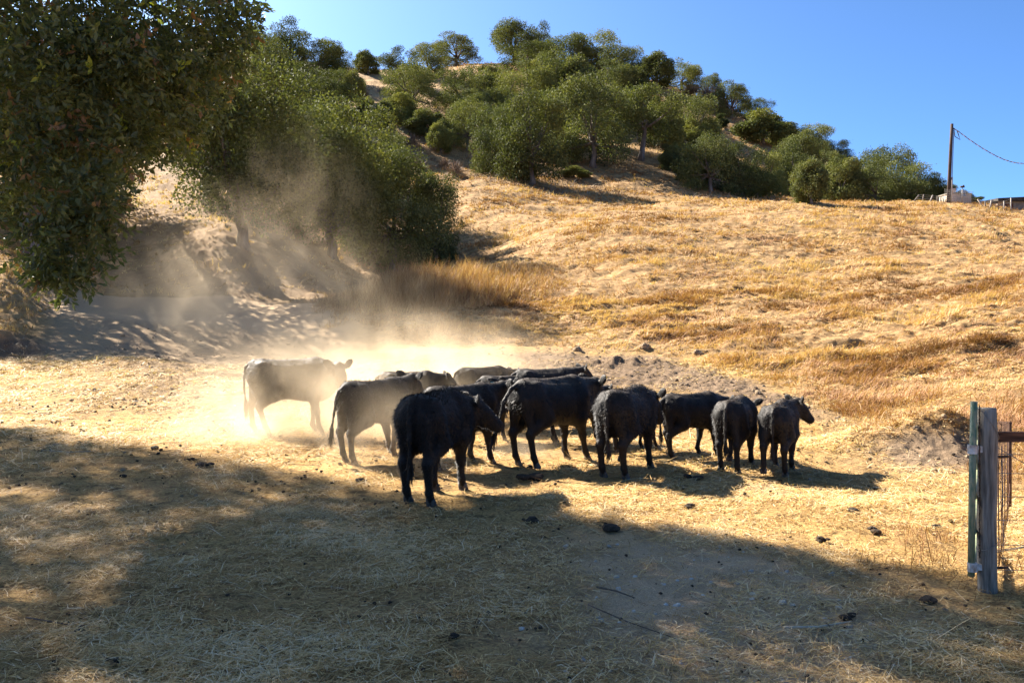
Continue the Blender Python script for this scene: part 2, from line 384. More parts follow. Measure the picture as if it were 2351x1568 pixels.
# ------------------------------------------------------------------ trees
def oak_meshes(name, seed, lo=.22, nclump=30, nleaf=21000, leaf=.024, trunk_h=.3, lean=(0, 0), skew=0.0, fork=2):
    """an oak of unit height and unit width: crown mesh and trunk mesh"""
    r = np.random.default_rng(seed); C = []; RR = []
    while len(C) < nclump:
        a = r.uniform(0, 6.283); z = lo + (.92 - lo) * r.uniform(0, 1) ** 1.15; q = (z - lo) / (1 - lo)
        env = .43 * math.sqrt(max(1 - ((q - .38) / .68) ** 2, 0))
        rad = env * r.uniform(.2, 1) ** .4 * r.uniform(.8, 1.05)
        cr = r.uniform(.10, .21) * (1.1 - .3 * q)
        c = np.array([rad * math.cos(a) + skew * q, rad * math.sin(a), min(z, 1 - cr * .8)])
        C.append(c); RR.append(cr)
    C = np.array(C); RR = np.array(RR); wgt = RR ** 2 / (RR ** 2).sum()
    k = r.choice(nclump, nleaf, p=wgt)
    d = r.normal(size=(nleaf, 3)); d /= np.linalg.norm(d, axis=1, keepdims=True)
    d[:, 2] = np.where((d[:, 2] < -.3) & (r.uniform(size=nleaf) < .4), -d[:, 2] * .6, d[:, 2])
    rr = RR[k] * (r.uniform(0, 1, nleaf) ** .22) * (1 + .2 * (r.uniform(size=nleaf) ** 3))
    lump = .68 + .64 * vnoise(d[:, 0] * 2.5 + k * 3.7, d[:, 1] * 2.5 + d[:, 2] * 2.1, seed)
    P = C[k] + d * (rr * lump)[:, None] * np.array([1.05, 1.05, .95])
    N = d * .6 + r.normal(size=(nleaf, 3)) * .55 + np.array([0, 0, .35])
    D = r.normal(size=(nleaf, 3)) + d * .7 + np.array([0, 0, -.15])
    L = leaf * r.uniform(.6, 1.35, nleaf)
    ct = r.uniform(.2, .62, nclump)
    tint = tint_of(ct[k] + r.normal(scale=.13, size=nleaf))
    v, f, c = leaf_quads(P, D, N, L, L * .62, tint)
    crown = mesh_np(name + '_crown', v, f, M['leaf'], c)
    J = Join(); base = np.array([0, 0, -.04]); top = np.array([lean[0], lean[1], trunk_h])
    n0 = 6; p = wander(base, top, n0, .008); J.tube(p, np.linspace(.038, .024, n0) * np.array([1.5, 1.1, 1, 1, 1, 1]), 8)
    order = np.argsort(-RR)[:14 if fork > 1 else 9]
    for i, kk in enumerate(order):
        tgt = C[kk]; st = p[-1 - (i % 2)]
        mid = (st + tgt) / 2 + r.normal(size=3) * .04 + np.array([0, 0, -.02])
        t = np.linspace(0, 1, 7)[:, None]
        path = (1 - t) ** 2 * st + 2 * t * (1 - t) * mid + t ** 2 * tgt
        J.tube(path, np.linspace(.018, .004, 7), 5)
    return crown, J.mesh(name + '_trunk', M['bark'])
PROTO = [
 oak_meshes('oak_a', 11, lo=.02), oak_meshes('oak_b', 12, lo=.0, nclump=34), oak_meshes('oak_c', 13, lo=.0, nclump=36), oak_meshes('oak_d', 14, lo=.0, skew=.12),
 oak_meshes('oak_e', 15, lo=.0, nclump=26, leaf=.036), oak_meshes('oak_f', 16, lo=.18, trunk_h=.36, nclump=30), oak_meshes('oak_g', 17, lo=.0, nclump=34, skew=-.1),
 oak_meshes('oak_h', 18, lo=.06, nclump=20, trunk_h=.3), oak_meshes('oak_i', 19, lo=.0, nclump=20, leaf=.04), oak_meshes('oak_j', 20, lo=.40, trunk_h=.5, nclump=20, lean=(.09, 0), skew=.1)]
def place_tree(name, meshes, P, h, wd, rz, label, cat, group=None, sink=.0):
    t = empty(name, P, rz); tag(t, label, cat, group)
    for nm, me in zip(('crown', 'trunk'), meshes):
        o = obj(nm, me, t); o.scale = (wd, wd, h)
    return t
ORD = 'first second third fourth fifth sixth seventh eighth ninth tenth eleventh twelfth thirteenth fourteenth fifteenth sixteenth seventeenth eighteenth nineteenth twentieth twenty-first twenty-second twenty-third twenty-fourth'.split()
# rows of oaks on the hill: u, v of the foot, v of the top, width (photograph px), prototype
SKYL = [(585,150,66,100,2),(668,150,52,105,0),(728,172,84,110,1),(772,180,112,80,6),(845,172,122,66,4),(925,195,112,92,1),(982,180,98,84,3),(1048,152,87,98,7),(1180,135,46,112,7),(1238,150,58,70,0),
        (1212,170,88,120,1),(1300,165,84,120,2),(1378,168,76,120,6),(1440,185,104,84,0),(1508,202,128,92,4),(1565,210,140,84,1),(1632,222,172,52,2),(1680,272,196,88,7),(1728,280,226,70,3),(1752,330,252,112,8),(1800,320,284,56,4),(1868,348,283,92,0),(1925,375,322,66,6)]
UPPER = [(620,290,96,140,2),(705,235,150,130,1),(760,240,160,110,6),(812,232,168,60,4),(948,255,150,120,2),(1058,262,150,115,0),(1128,230,150,80,8),(1150,285,165,130,6),(1208,262,130,125,1),(1270,250,118,110,2),(1330,262,140,120,4),(1395,245,130,105,1),(1455,245,150,70,8),(1240,330,205,130,6),(1322,330,215,120,2),(1395,300,200,100,0)]
MIDDLE = [(745,330,210,130,6),(690,330,230,110,1),(855,290,224,84,8),(918,285,220,80,4),(982,315,250,84,8),(1012,352,285,62,9-5),(1075,345,232,110,2),(1072,290,200,90,1),(1140,400,238,120,6),(1190,330,240,100,2),(1600,330,214,105,0),(1572,345,275,80,8),(1520,340,225,80,4),(1655,292,262,34,8)]
LOWER = [(1222,424,225,150,5),(1180,410,270,110,1),(1290,372,300,90,2),(1362,384,190,165,5),(1470,368,190,150,9),(1540,392,330,56,8),(1318,408,382,60,8),(1632,440,310,120,2),(1585,420,330,70,8),(1705,452,328,110,1),(1760,455,350,100,6),(1815,448,332,110,0),(1862,470,368,80,4),(1840,400,305,110,2),(1905,455,345,70,1)]
RIGHTR = [(1930,472,365,84,4),(2000,455,342,104,0),(2050,465,338,110,2),(2010,478,385,100,1),(2085,475,372,110,6),(2128,474,400,84,2),(2160,474,425,64,4),(2095,482,445,40,8),(2205,482,440,58,4),(2240,482,452,48,8)]
LOOK = {0:'broad round',1:'dense billowing',2:'full low-skirted',3:'right-leaning',4:'compact dark',5:'short-trunked',6:'left-leaning',7:'loose airy',8:'small bushy',9:'pale forked-trunk'}
def hill_rows():
    for rows, phrase, grp, cat in ((SKYL, 'on the hill skyline', 'oaks along the hill skyline', 'tree'), (UPPER, 'just below the hilltop oaks', 'oaks on the upper hillside', 'tree'), (MIDDLE, 'on the bare patchy middle slope', 'oaks on the middle slope', 'tree'),
                              (LOWER, 'at the foot of the oak hill', 'oaks at the foot of the hill', 'tree'), (RIGHTR, 'in the thicket left of the utility pole', 'oaks beside the utility pole', 'tree')):
        order = sorted(range(len(rows)), key=lambda k: rows[k][0])
        for rank, k in enumerate(order):
            u, vb, vt, wpx, pr = rows[k]
            P = ground_at(u, vb, 84 if rows is RIGHTR else 62); d = P.y
            zt = CAM_H - (vt - HOR) / FPX * d
            h = max(zt - P.z, 1.2); wd = wpx / FPX * d * 1.16
            lab = f"{LOOK[pr]} green oak {phrase}, {ORD[rank]} from the left"
            place_tree('oak_tree', PROTO[pr], P, h * 1.04, wd, random.uniform(-.5, .5) + (math.pi if random.random() < .3 and pr not in (3, 6, 9) else 0), lab, cat, grp)
hill_rows()
# the oaks on the bank and in the draw
near = [oak_meshes('bank_oak_a', 31, lo=.28, nclump=46, nleaf=44000, leaf=.019, trunk_h=.27, lean=(-.04, 0), skew=.06),
        oak_meshes('bank_oak_b', 32, lo=.0, nclump=54, nleaf=44000, leaf=.019, trunk_h=.3),
        oak_meshes('bank_oak_c', 33, lo=.0, nclump=46, nleaf=40000, leaf=.019, trunk_h=.3, skew=.1),
        oak_meshes('bank_oak_d', 34, lo=.46, nclump=44, nleaf=24000, leaf=.019, trunk_h=.55)]
for (u, vb, vt, wpx, d, k, lab) in (
    (560, 525, 150, 330, 40, 0, 'large spreading oak with thick forked trunk on the left bank'),
    (765, 600, 245, 290, 50, 0, 'dark tall oak in the draw directly behind the rising dust'),
    (905, 592, 330, 230, 53, 2, 'dense dark oak skirted to the ground beside the draw'),
    (1000, 572, 395, 130, 55, 1, 'dark bushy oak at the edge of the sunny meadow below the hill'),
    (690, 470, 230, 210, 62, 1, 'sunlit oak rising behind the thick forked oak on the bank'),
    (840, 500, 300, 190, 66, 0, 'light green oak above the dark draw oaks'),
    (480, 480, 200, 230, 54, 0, 'shaded oak half hidden by the near hanging branches'),
    (205, 485, 215, 270, 48, 2, 'oak added to shade the bank, behind the hanging leaf tongue'),  # mostly hidden tree, added to cast shade over the bank
    (130, 520, 150, 300, 42, 2, 'bank oak almost hidden behind the near crown'),
    (75, 600, 40, 540, 36, 3, 'tall shady oak on the bank, almost hidden behind the near hanging crown'),
    (-150, 480, 60, 380, 52, 0, 'upper bank oak past the left edge')):
    P = at(u, vb, d); P.z = hz(P.x, P.y) - .05
    zt = CAM_H - (vt - HOR) / FPX * d
    place_tree('oak_tree', near[k], P, max(zt - P.z, 3), wpx / FPX * d * 1.12, random.uniform(-.4, .4), lab, 'tree', 'oaks on the left bank and draw')

# ---- the near oak whose crown hangs into the picture
def near_oak():
    B = []       # visible lobes: u, v, distance, radius
    for (u, v, d, r) in [(40,60,10.5,1.4),(230,40,10.5,1.35),(400,30,11.2,1.1),(500,50,11.8,.5),(478,140,11.8,.5),(545,15,11.9,.3),(430,225,11.2,.48),(330,190,10.4,.85),(390,300,10.8,.28),(300,310,10,.34),(190,190,9.8,1.0),(60,220,9.6,.9),(35,340,9.3,.36),(140,350,9.3,.5),(225,365,9.5,.30),(185,445,9,.34),(120,470,9,.3),(205,520,9,.24),(140,530,9,.32),(95,575,9,.22),(190,585,9,.24),(145,610,9,.2),(15,400,9.3,.2),(215,450,9,.2)]:
        p = at(u, v, d); B.append((p.x, p.y, p.z, r, 1))
    q = np.random.default_rng(5)
    # the rest of the crown, out of the frame above and to the left: raised and edged to shape the foreground shade
    edge = np.array([(-23.5, 28.2), (-20.4, 25.85), (-15.5, 22.65), (-13.15, 20.8), (-11.6, 20.1), (-10.5, 19.1), (-9.6, 18.4), (-7.6, 16.6)]); n = np.array([-.55, -.84])
    el = np.concatenate([[0], np.cumsum(np.linalg.norm(np.diff(edge, axis=0), axis=1))])
    for k in range(104):
        row = k < 24; t = (k + .5) / 24 if row else q.uniform(0, 1)
        c0 = np.array([np.interp(t * el[-1], el, edge[:, 0]), np.interp(t * el[-1], el, edge[:, 1])])
        r = q.uniform(.75, 1.2); s = 0 if row else q.uniform(.8, 6.6)
        c = c0 + n * (s + r); z = (13.0 + q.normal() * .25 + .25 * math.sin(t * 40)) if row else q.uniform(12.2, 15.0)
        uu, vv = screen(c[0], c[1], z); rp = r / max(c[1], 1) * FPX * 1.3     # the real crown leaves this part of the sky open
        if c[1] > 3 and uu + rp > 40 and vv + rp > 0 and (uu + rp > 520 or vv + rp > 200): z += (vv + rp) / FPX * c[1] + .1
        B.append((c[0], c[1], z, r, 0))
    B = np.array(B)
    J = [np.zeros((0, 3))]; V = []; Fq = []; C = []; n0 = 0
    for (x, y, z, r, vis) in B:
        r *= .88 if vis else 1; ns = int((540 if vis else 100) * r ** 2.2) + 25; m = 10; L0 = .105 if vis else .17
        d = rdir(ns); d[:, 2] *= .9; rr = r * rng.uniform(.25, 1, ns) ** .5
        o = np.array([x, y, z]) + d * rr[:, None]
        dr = unit(d * .8 + rng.normal(scale=.45, size=(ns, 3)) + np.array([0, 0, -.55]))
        st = np.linspace(.02, .29 if vis else .45, m)
        P = o[:, None, :] + dr[:, None, :] * st[None, :, None] + rng.normal(scale=.015, size=(ns, m, 3))
        D = dr[:, None, :] * .7 + rng.normal(scale=.6, size=(ns, m, 3)); N = rng.normal(size=(ns, m, 3)) * .8 + np.array([0, 0, .7])
        t0 = q.uniform(.1, .75, ns); kind = q.uniform(size=ns)
        t0 = np.where(kind < .035, .92, np.where(kind > .985, .99, t0))
        tt = np.where(t0[:, None] > .86, t0[:, None] + rng.normal(scale=.01, size=(ns, m)), np.clip(t0[:, None] + rng.normal(scale=.1, size=(ns, m)), 0, .85))
        L = L0 * rng.uniform(.55, 1.15, ns * m)
        v, f, c = leaf_quads(P.reshape(-1, 3), D.reshape(-1, 3), N.reshape(-1, 3), L, L * rng.uniform(.36, .52, ns * m), tint_of(tt.ravel()))
        V.append(v); Fq.append(f + n0); C.append(c); n0 += len(v)
    base = Vector((-14.6, 13.2, 0)); base.z = hz(base.x, base.y)
    t = empty('oak_tree', base); tag(t, 'near oak whose dark leafy boughs hang into the picture from the upper left', 'tree')
    off = np.array(base)
    obj('crown', mesh_np('near_oak_crown', np.concatenate(V) - off, np.concatenate(Fq), M['leaf_near'], np.concatenate(C)), t)
    T = Join(); top = np.array([-14.0, 13.6, 5.0])
    T.tube(wander(off + [0, 0, -.2], top, 8, .06), np.array([.75, .55, .5, .47, .45, .43, .4, .38]), 12)
    for (x, y, z, r, vis) in B[::1]:
        if not vis and q.uniform() > .5: continue
        tgt = np.array([x, y, z]); mid = (top + tgt) / 2 + np.array([0, 0, 1.6 if vis else .3]) + q.normal(size=3) * .4
        s = np.linspace(0, 1, 9)[:, None]; path = (1 - s) ** 2 * top + 2 * s * (1 - s) * mid + s ** 2 * tgt + q.normal(size=(9, 3)) * .05
        T.tube(path, np.linspace(.16, .018, 9), 6)
    obj('trunk', T.mesh('near_oak_trunk', M['bark']), t)
    # drooping twigs under the leaves
    W = Join()
    for k in range(1100):
        i = q.integers(0, 24); x, y, z, r, _ = B[i]
        p = np.array([x, y, z]) + q.normal(size=3) * r * .55 + np.array([0, -1, 0]) * r * q.uniform(0, 1.0); ln = q.uniform(.25, .8)
        e = p + np.array([q.normal() * .25, q.normal() * .25, -1]) * ln
        W.tube(wander(p, e, 5, .02), np.linspace(.009, .003, 5), 3)
    me = W.mesh('near_oak_twigs', M['bark']); o = obj('twigs', me, t); o['kind'] = 'stuff'
near_oak()
#PART2
# ------------------------------------------------------------------ cattle
def m_hide():
    s = Nodes('black_hide'); p = s.n('TexCoord').outputs['Object']
    n = s.noise(7, 5, p, .6); f = s.noise(60, 4, s.n('Mapping', i={'Vector': p, 'Scale': (1, 1, .35)}).outputs[0], .7)
    c = s.ramp(n, (.35, (.009, .0075, .0065)), (.6, (.018, .0138, .011)), (.8, (.036, .026, .018)))
    nz = s.n('SeparateXYZ', i={0: s.n('VectorTransform', vector_type='NORMAL', convert_from='WORLD', convert_to='OBJECT', i={0: s.n('NewGeometry').outputs['Normal']}).outputs[0]}).outputs[2]
    dm = s.math('MULTIPLY', s.ramp(nz, (.35, (0, 0, 0)), (.95, (1, 1, 1))), s.ramp(s.noise(5, 5, p, .7), (.35, (0, 0, 0)), (.7, (.7, .7, .7))))
    c = s.mix(dm, c, (.12, .085, .056))          # dust lying on the backs, brightened to paint in sunlit edges
    fl = s.ramp(s.noise(46, 2, p, .5), (.735, (0, 0, 0)), (.76, (1, 1, 1)))
    c = s.mix(s.math('MULTIPLY', fl, .55), c, (.25, .19, .12))
    return s.done(s.pbr(c, .62, s.bump(f, .45, .015), .22))
M['hide'] = m_hide()
M['hair'] = m_tint('cattle_hair', [(0, (.008, .007, .006)), (.6, (.022, .017, .013)), (1, (.07, .050, .034))], .55, 0, .28, False)
M['hoof'] = m_simple('hoof_horn', (.035, .03, .025), (.13, .11, .09), 12, .6)
M['eye'] = m_simple('eye', (.006, .005, .005), (.01, .008, .007), 3, .1, .6, 0)
M['teal_tag'] = m_simple('teal_plastic', (.0, .30, .34), (.0, .34, .38), 3, .4)
HG = .017
def smin(a, b, k):
    h = np.maximum(k - np.abs(a - b), 0) / k
    return np.minimum(a, b) - h * h * k * .25
class Field:
    def __init__(s, lo, hi):
        s.lo = np.array(lo, float); n = ((np.array(hi) - lo) / HG).astype(int) + 1
        s.ax = [s.lo[k] + HG * np.arange(n[k]) for k in range(3)]
        s.F = np.full(n, 1.0, np.float32)
    def sub(s, a, b):
        sl = tuple(slice(max(int((a[k] - s.lo[k]) / HG), 0), min(int((b[k] - s.lo[k]) / HG) + 2, s.F.shape[k])) for k in range(3))
        return sl, np.stack(np.meshgrid(*[s.ax[k][sl[k]] for k in range(3)], indexing='ij'), -1)
    def cone(s, a, b, ra, rb, k=.05, flat=1.0):
        a = np.array(a, float); b = np.array(b, float); r = max(ra, rb) + .12
        sl, p = s.sub(np.minimum(a, b) - r, np.maximum(a, b) + r)
        ba = b - a; pa = p - a
        t = np.clip((pa @ ba) / max(ba @ ba, 1e-9), 0, 1); q = pa - t[..., None] * ba
        q[..., 1] *= flat
        d = np.sqrt((q ** 2).sum(-1)) - (ra + (rb - ra) * t)
        s.F[sl] = smin(s.F[sl], d.astype(np.float32), k)
    def ell(s, c, r, rot=None, k=.04):
        c = np.array(c, float); r = np.array(r, float); m = r.max() + .1
        sl, p = s.sub(c - m, c + m); q = p - c
        if rot is not None: q = q @ np.array(rot)          # rot columns = local axes
        d = (np.sqrt(((q / r) ** 2).sum(-1)) - 1) * r.min()
        s.F[sl] = smin(s.F[sl], d.astype(np.float32), k)
    def mesh(s, smooth=2):
        F = s.F; S = F < 0
        nx, ny, nz = F.shape
        cnt = np.zeros((nx - 1, ny - 1, nz - 1), np.int8)
        offs = [(i, j, k) for i in (0, 1) for j in (0, 1) for k in (0, 1)]
        for (i, j, k) in offs: cnt += S[i:nx - 1 + i, j:ny - 1 + j, k:nz - 1 + k]
        act = (cnt > 0) & (cnt < 8); idx = np.argwhere(act)
        num = np.full(act.shape, -1, np.int32); num[act] = np.arange(len(idx))
        acc = np.zeros((len(idx), 3)); n = np.zeros(len(idx))
        for a in offs:
            for ax in range(3):
                if a[ax]: continue
                b = list(a); b[ax] = 1
                v0 = F[tuple((idx + a).T)]; v1 = F[tuple((idx + b).T)]
                cr = (v0 < 0) != (v1 < 0); t = np.where(cr, v0 / np.where(v0 == v1, 1, v0 - v1), 0)
                pt = np.array(a, float) + (np.array(b) - np.array(a)) * t[:, None]
                acc += pt * cr[:, None]; n += cr
        V = s.lo + (idx + acc / n[:, None]) * HG
        Q = []
        for ax in range(3):
            sh = [slice(1, -1)] * 3; sh[ax] = slice(0, -1)
            s2 = list(sh); s2[ax] = slice(1, None)
            A = S[tuple(sh)]; Bq = S[tuple(s2)]
            e = np.argwhere(A != Bq); flip = A[tuple(e.T)]
            o = np.array([1, 1, 1]); o[ax] = 0; e = e + o
            u, v = [(1, 2), (2, 0), (0, 1)][ax]
            du = np.zeros(3, int); dv = np.zeros(3, int); du[u] = -1; dv[v] = -1
            q = np.stack([num[tuple(c.T)] for c in (e + du + dv, e + dv, e, e + du)], 1)
            q[~flip] = q[~flip][:, ::-1]; Q.append(q)
        Q = np.concatenate(Q); Q = Q[(Q >= 0).all(1)]
        for _ in range(smooth):
            sm = np.zeros_like(V); dg = np.zeros(len(V))
            for i in range(4):
                np.add.at(sm, Q[:, i], V[Q[:, (i + 1) % 4]] + V[Q[:, (i + 3) % 4]]); np.add.at(dg, Q[:, i], 2)
            V = V * .5 + .5 * sm / dg[:, None]
        return V, Q

TRX = np.array([-.77, -.73, -.66, -.52, -.30, -.05, .20, .42, .56, .66, .72])
TRT = np.array([1.02, 1.13, 1.19, 1.205, 1.165, 1.145, 1.155, 1.18, 1.15, 1.08, .98])
TRB = np.array([.92, .83, .76, .705, .625, .565, .53, .515, .55, .62, .74])
TRW = np.array([.05, .105, .165, .21, .232, .25, .245, .21, .175, .145, .09])
def cow(label, u, v, vtop, head_deg, group='black cattle walking across the pen', legs=None, lift=None, hyaw=0.0, hz_=1.12, hpitch=-48, tail=0.0, tail_out=.05, fat=1.0, hair=9000, dist=None, H=None, seed=0, tagd=False, feet_z=None):
    """u, v: where the middle of the animal stands on the photograph; vtop: height of its back; head_deg: heading, 0 = to the right, 90 = away"""
    r = np.random.default_rng(100 + seed)
    P = ground_at(u, v, 5) if dist is None else at(u, v, dist)
    P.z = hz(P.x, P.y)
    if H is None: H = (CAM_H - (vtop - HOR) / FPX * P.y) - P.z
    sc_ = H / 1.2
    legs = legs or (.10, -.12, -.10, .14)         # fore/aft swing of the feet: hind left, hind right, front left, front right
    lift = lift or (0, 0, 0, 0)
    f = Field((-1.38, -.62, -.03), (1.55, .62, 1.5))
    # trunk
    sl, p = f.sub((-.95, -.5, .35), (.9, .5, 1.35))
    x = np.clip(p[..., 0], TRX[0], TRX[-1])
    top = np.interp(x, TRX, TRT); bot = np.interp(x, TRX, TRB); hw = np.interp(x, TRX, TRW) * fat
    bot = bot - (fat - 1) * .18 * np.exp(-((x - .05) / .45) ** 2)
    zc = (top * .52 + bot * .48); a = np.where(p[..., 2] > zc, top - zc, zc - bot)
    q = (np.abs(p[..., 1]) / hw) ** 2.25 + (np.abs(p[..., 2] - zc) / a) ** 2.25
    d = (q ** (1 / 2.25) - 1) * np.minimum(hw, a); ex = np.abs(p[..., 0] - x)
    d = np.where(ex > 0, np.sqrt(np.maximum(d, 0) ** 2 + ex ** 2) + np.minimum(d, 0) * .3, d)
    f.F[sl] = smin(f.F[sl], d.astype(np.float32), .03)
    # backbone, hooks, pins
    f.cone((-.66, 0, 1.12), (.45, 0, 1.14), .05, .06, .08)
    hooves = []
    for side, k in ((1, 0), (-1, 1)):
        sw, lf = legs[k], lift[k]; y = .155 * side
        f.ell((-.46, .165 * side, 1.115), (.09, .055, .055), None, .05)
        f.ell((-.73, .085 * side, 1.03), (.05, .045, .05), None, .06)
        hip = (-.52, .11 * side, .95); st = np.array((-.34 + sw * .3, .175 * side, .66 + lf * .25)); hk = np.array((-.66 + sw * .72, y, .455 + lf * .75)); ft = np.array((-.60 + sw * 1.0, y, .15 + lf * 1.05))
        f.cone(hip, st, .175, .115, .09); f.cone((-.66, .09 * side, .90), hk + (.02, 0, .12), .115, .058, .09)
        f.cone(st, hk, .112, .056, .07); f.cone(hk + (-.018, 0, .02), hk, .056, .052, .03)
        f.cone(hk, ft, .054, .042, .03); f.ell(ft, (.052, .048, .05), None, .02)
        hooves.append((ft, lf)); 
    for side, k in ((1, 2), (-1, 3)):
        sw, lf = legs[k], lift[k]; y = .15 * side
        sh = (.48, .13 * side, .92); el = np.array((.40 + sw * .12, .165 * side, .63)); kn = np.array((.42 + sw * .55 + lf * .5, y, .375 + lf * .45)); ft = np.array((.41 + sw * 1.0, y, .145 + lf * 1.05))
        f.cone(sh, el, .15, .092, .10); f.cone((.58, .09 * side, .74), el, .12, .09, .08)
        f.cone(el, kn, .098, .056, .06); f.ell(kn, (.056, .052, .06), None, .03)
        f.cone(kn, ft, .049, .040, .03); f.ell(ft, (.05, .047, .048), None, .02)
        hooves.append((ft, lf))
    hm = []
    for ft, lf in hooves:
        ang = -min(lf * 9, 1.55)                      # a lifted foot folds back and shows its sole
        dr = np.array((math.cos(ang) * .55 + math.sin(ang) * .83, 0, math.sin(ang) * .0 - .83 * math.cos(ang) + .25 * math.sin(-ang)))
        dr = dr / np.linalg.norm(dr); e = ft + dr * .085
        f.cone(ft, e, .042, .045, .02); hm.append((e, dr, lf))
    # neck and head
    y1 = math.sin(hyaw); c1 = math.cos(hyaw)
    n0 = np.array((.46, 0, 1.00)); nb = np.array((.62, 0, .74))
    poll = np.array((.60 + .36 * math.cos(hyaw * .6), .36 * math.sin(hyaw * .6), hz_))
    hd = np.array((math.cos(R(hpitch)) * c1, math.cos(R(hpitch)) * y1, math.sin(R(hpitch))))
    up = np.array((-math.sin(R(hpitch)) * c1, -math.sin(R(hpitch)) * y1, math.cos(R(hpitch)))); sd = np.cross(up, hd)
    f.cone(n0, poll - hd * .02 - up * .03, .19, .105, .10); f.cone(nb, poll + hd * .10 - up * .14, .165, .085, .12)
    f.cone(poll + hd * .03, poll + hd * .17, .098, .090, .05); f.cone(poll + hd * .15, poll + hd * .40, .086, .066, .05)
    f.cone(poll + hd * .10 - up * .10, poll + hd * .38 - up * .05, .082, .052, .05)
    f.ell(poll + hd * .42 - up * .02, (.062, .068, .066), np.stack([hd, sd, up], 1), .03)
    f.ell(poll + up * .05 - hd * .01, (.07, .075, .06), np.stack([hd, sd, up], 1), .04)
    ears = []
    for side in (1, -1):
        fw = np.array((c1, y1, -.25)); ed = unit(sd * side * .80 + np.array((0, 0, .38)) - fw * .30); en = unit(fw - ed * (fw @ ed)); ew = np.cross(en, ed)
        c = poll + sd * side * .085 - hd * .005 + up * .02
        f.cone(c, c + ed * .06, .030, .022, .03)
        f.ell(c + ed * .13, (.112, .070, .020), np.stack([ed, ew, en], 1), .02); ears.append((c, ed))
    # udder / flank fold
    f.ell((-.28, 0, .60), (.14, .10, .06), None, .08)
    # tail
    tp = [np.array((-.72, 0, 1.12)), np.array((-.80 - tail_out * .4, tail * .10, 1.07)), np.array((-.845 - tail_out, tail * .25, .92)), np.array((-.85 - tail_out * 1.3, tail * .5, .74)), np.array((-.84 - tail_out * 1.7, tail * .78, .58)), np.array((-.83 - tail_out * 2.1, tail * 1.0, .47))]
    for a, b, ra, rb in zip(tp[:-1], tp[1:], (.042, .034, .028, .025, .023), (.034, .028, .025, .023, .021)): f.cone(a, b, ra, rb, .02)
    f.F = np.maximum(f.F, np.broadcast_to((.012 - f.ax[2]).astype(np.float32)[None, None, :], f.F.shape))
    f.F[0] = f.F[-1] = 1; f.F[:, 0] = f.F[:, -1] = 1; f.F[:, :, 0] = f.F[:, :, -1] = 1
    V, Q = f.mesh()
    # loose coat and muscle relief
    nv = np.zeros_like(V); fn = np.cross(V[Q[:, 2]] - V[Q[:, 0]], V[Q[:, 3]] - V[Q[:, 1]])
    for i in range(4): np.add.at(nv, Q[:, i], fn)
    nv = unit(nv)
    V = V + nv * ((fbm(V[:, 0] * 5 + V[:, 1] * 4, V[:, 2] * 4 + seed, 5, 3) - .5) * .020 * sstep(.45, .65, V[:, 2]) + (fbm(V[:, 0] * 16 + V[:, 1] * 11, V[:, 2] * 11 + V[:, 1] * 7 + seed, 6, 2) - .5) * .007 * sstep(.4, .6, V[:, 2]))[:, None]
    t = empty('cow', P, R(head_deg)); tag(t, label, 'cow', group); t.scale = (sc_ * .87, sc_, sc_)
    obj('body', mesh_np('cow_body', V, Q, M['hide'], None, True), t)
    # coat
    ar = np.linalg.norm(fn, axis=1); k = r.choice(len(Q), hair, p=ar / ar.sum()); w4 = r.dirichlet((1, 1, 1, 1), hair)
    B = (V[Q[k]] * w4[..., None]).sum(1); n = nv[Q[k, 0]]
    flow = np.array((-.75, 0, -.55)) + r.normal(scale=.3, size=(hair, 3)); cl = fbm(B[:, 0] * 14, B[:, 2] * 14 + B[:, 1] * 9, 8, 2)
    long = np.where(B[:, 2] > .62, 1.0, .5) * np.where(B[:, 0] > .75, .6, 1)
    L = (.028 + .042 * cl * r.uniform(.5, 1.4, hair)) * long
    v, fc, c = blades(B - n * .004, n * .55 + flow * .6, L, np.full(hair, .0048), flow * .006, tint_of(cl * .6 + r.uniform(0, .5, hair) * .6))
    obj('coat', mesh_np('cow_coat', v, fc, M['hair'], c), t)
    # switch of the tail
    ns = 150; a, b = tp[-2], tp[-1]; s = r.uniform(.2, 1.1, ns)[:, None]
    B = a + (b - a) * s + r.normal(scale=.012, size=(ns, 3)); D = unit(b - a) * np.array((.6, .6, 1)) + r.normal(scale=.14, size=(ns, 3)) + np.array((0, 0, -.5))
    v, fc, c = blades(B, D, r.uniform(.12, .26, ns), np.full(ns, .011), r.normal(scale=.02, size=(ns, 3)), tint_of(r.uniform(.1, .7, ns)))
    obj('tail_switch', mesh_np('cow_switch', v, fc, M['hair'], c), t)
    for e, dr, lf in hm:
        J = Join(); sdv = np.array((0, 1.0, 0))
        for s in (-1, 1):
            c = e + sdv * s * .024
            if lf > .02: pth = [c - dr * .02, c + dr * .02, c + dr * .062, c + dr * .072]; rad = [.030, .033, .031, .02]
            else:
                c = np.array((e[0], e[1] + s * .024, 0)); pth = [c + (-.012, 0, .085), c + (.004, 0, .05), c + (.03, 0, .012), c + (.032, 0, .002)]; rad = [.026, .033, .038, .038]
            J.tube(pth, rad, 8)
        obj('hoof', J.mesh('cow_hoof', M['hoof']), t)
    for side in (1, -1):
        c = poll + hd * .135 + sd * side * .078 + up * .028; J = Join()
        pth = [c - sd * side * .014, c - sd * side * .004, c + sd * side * .010, c + sd * side * .016]
        J.tube(pth, [.012, .02, .014, .004], 8); obj('eye', J.mesh('cow_eye', M['eye']), t)
    if tagd:
        c, ed = ears[0]; J = Join(); J.box(c + ed * .11 + np.array((-.03, 0, -.02)), (.012, .05, .06)); obj('ear_tag', J.mesh('cow_tag', M['teal_tag'], False), t)
    return t
W1 = (.16, -.10, -.12, .10); W2 = (-.14, .12, .14, -.12); W3 = (.05, -.08, -.05, .10); W4 = (.20, -.16, -.06, .18)
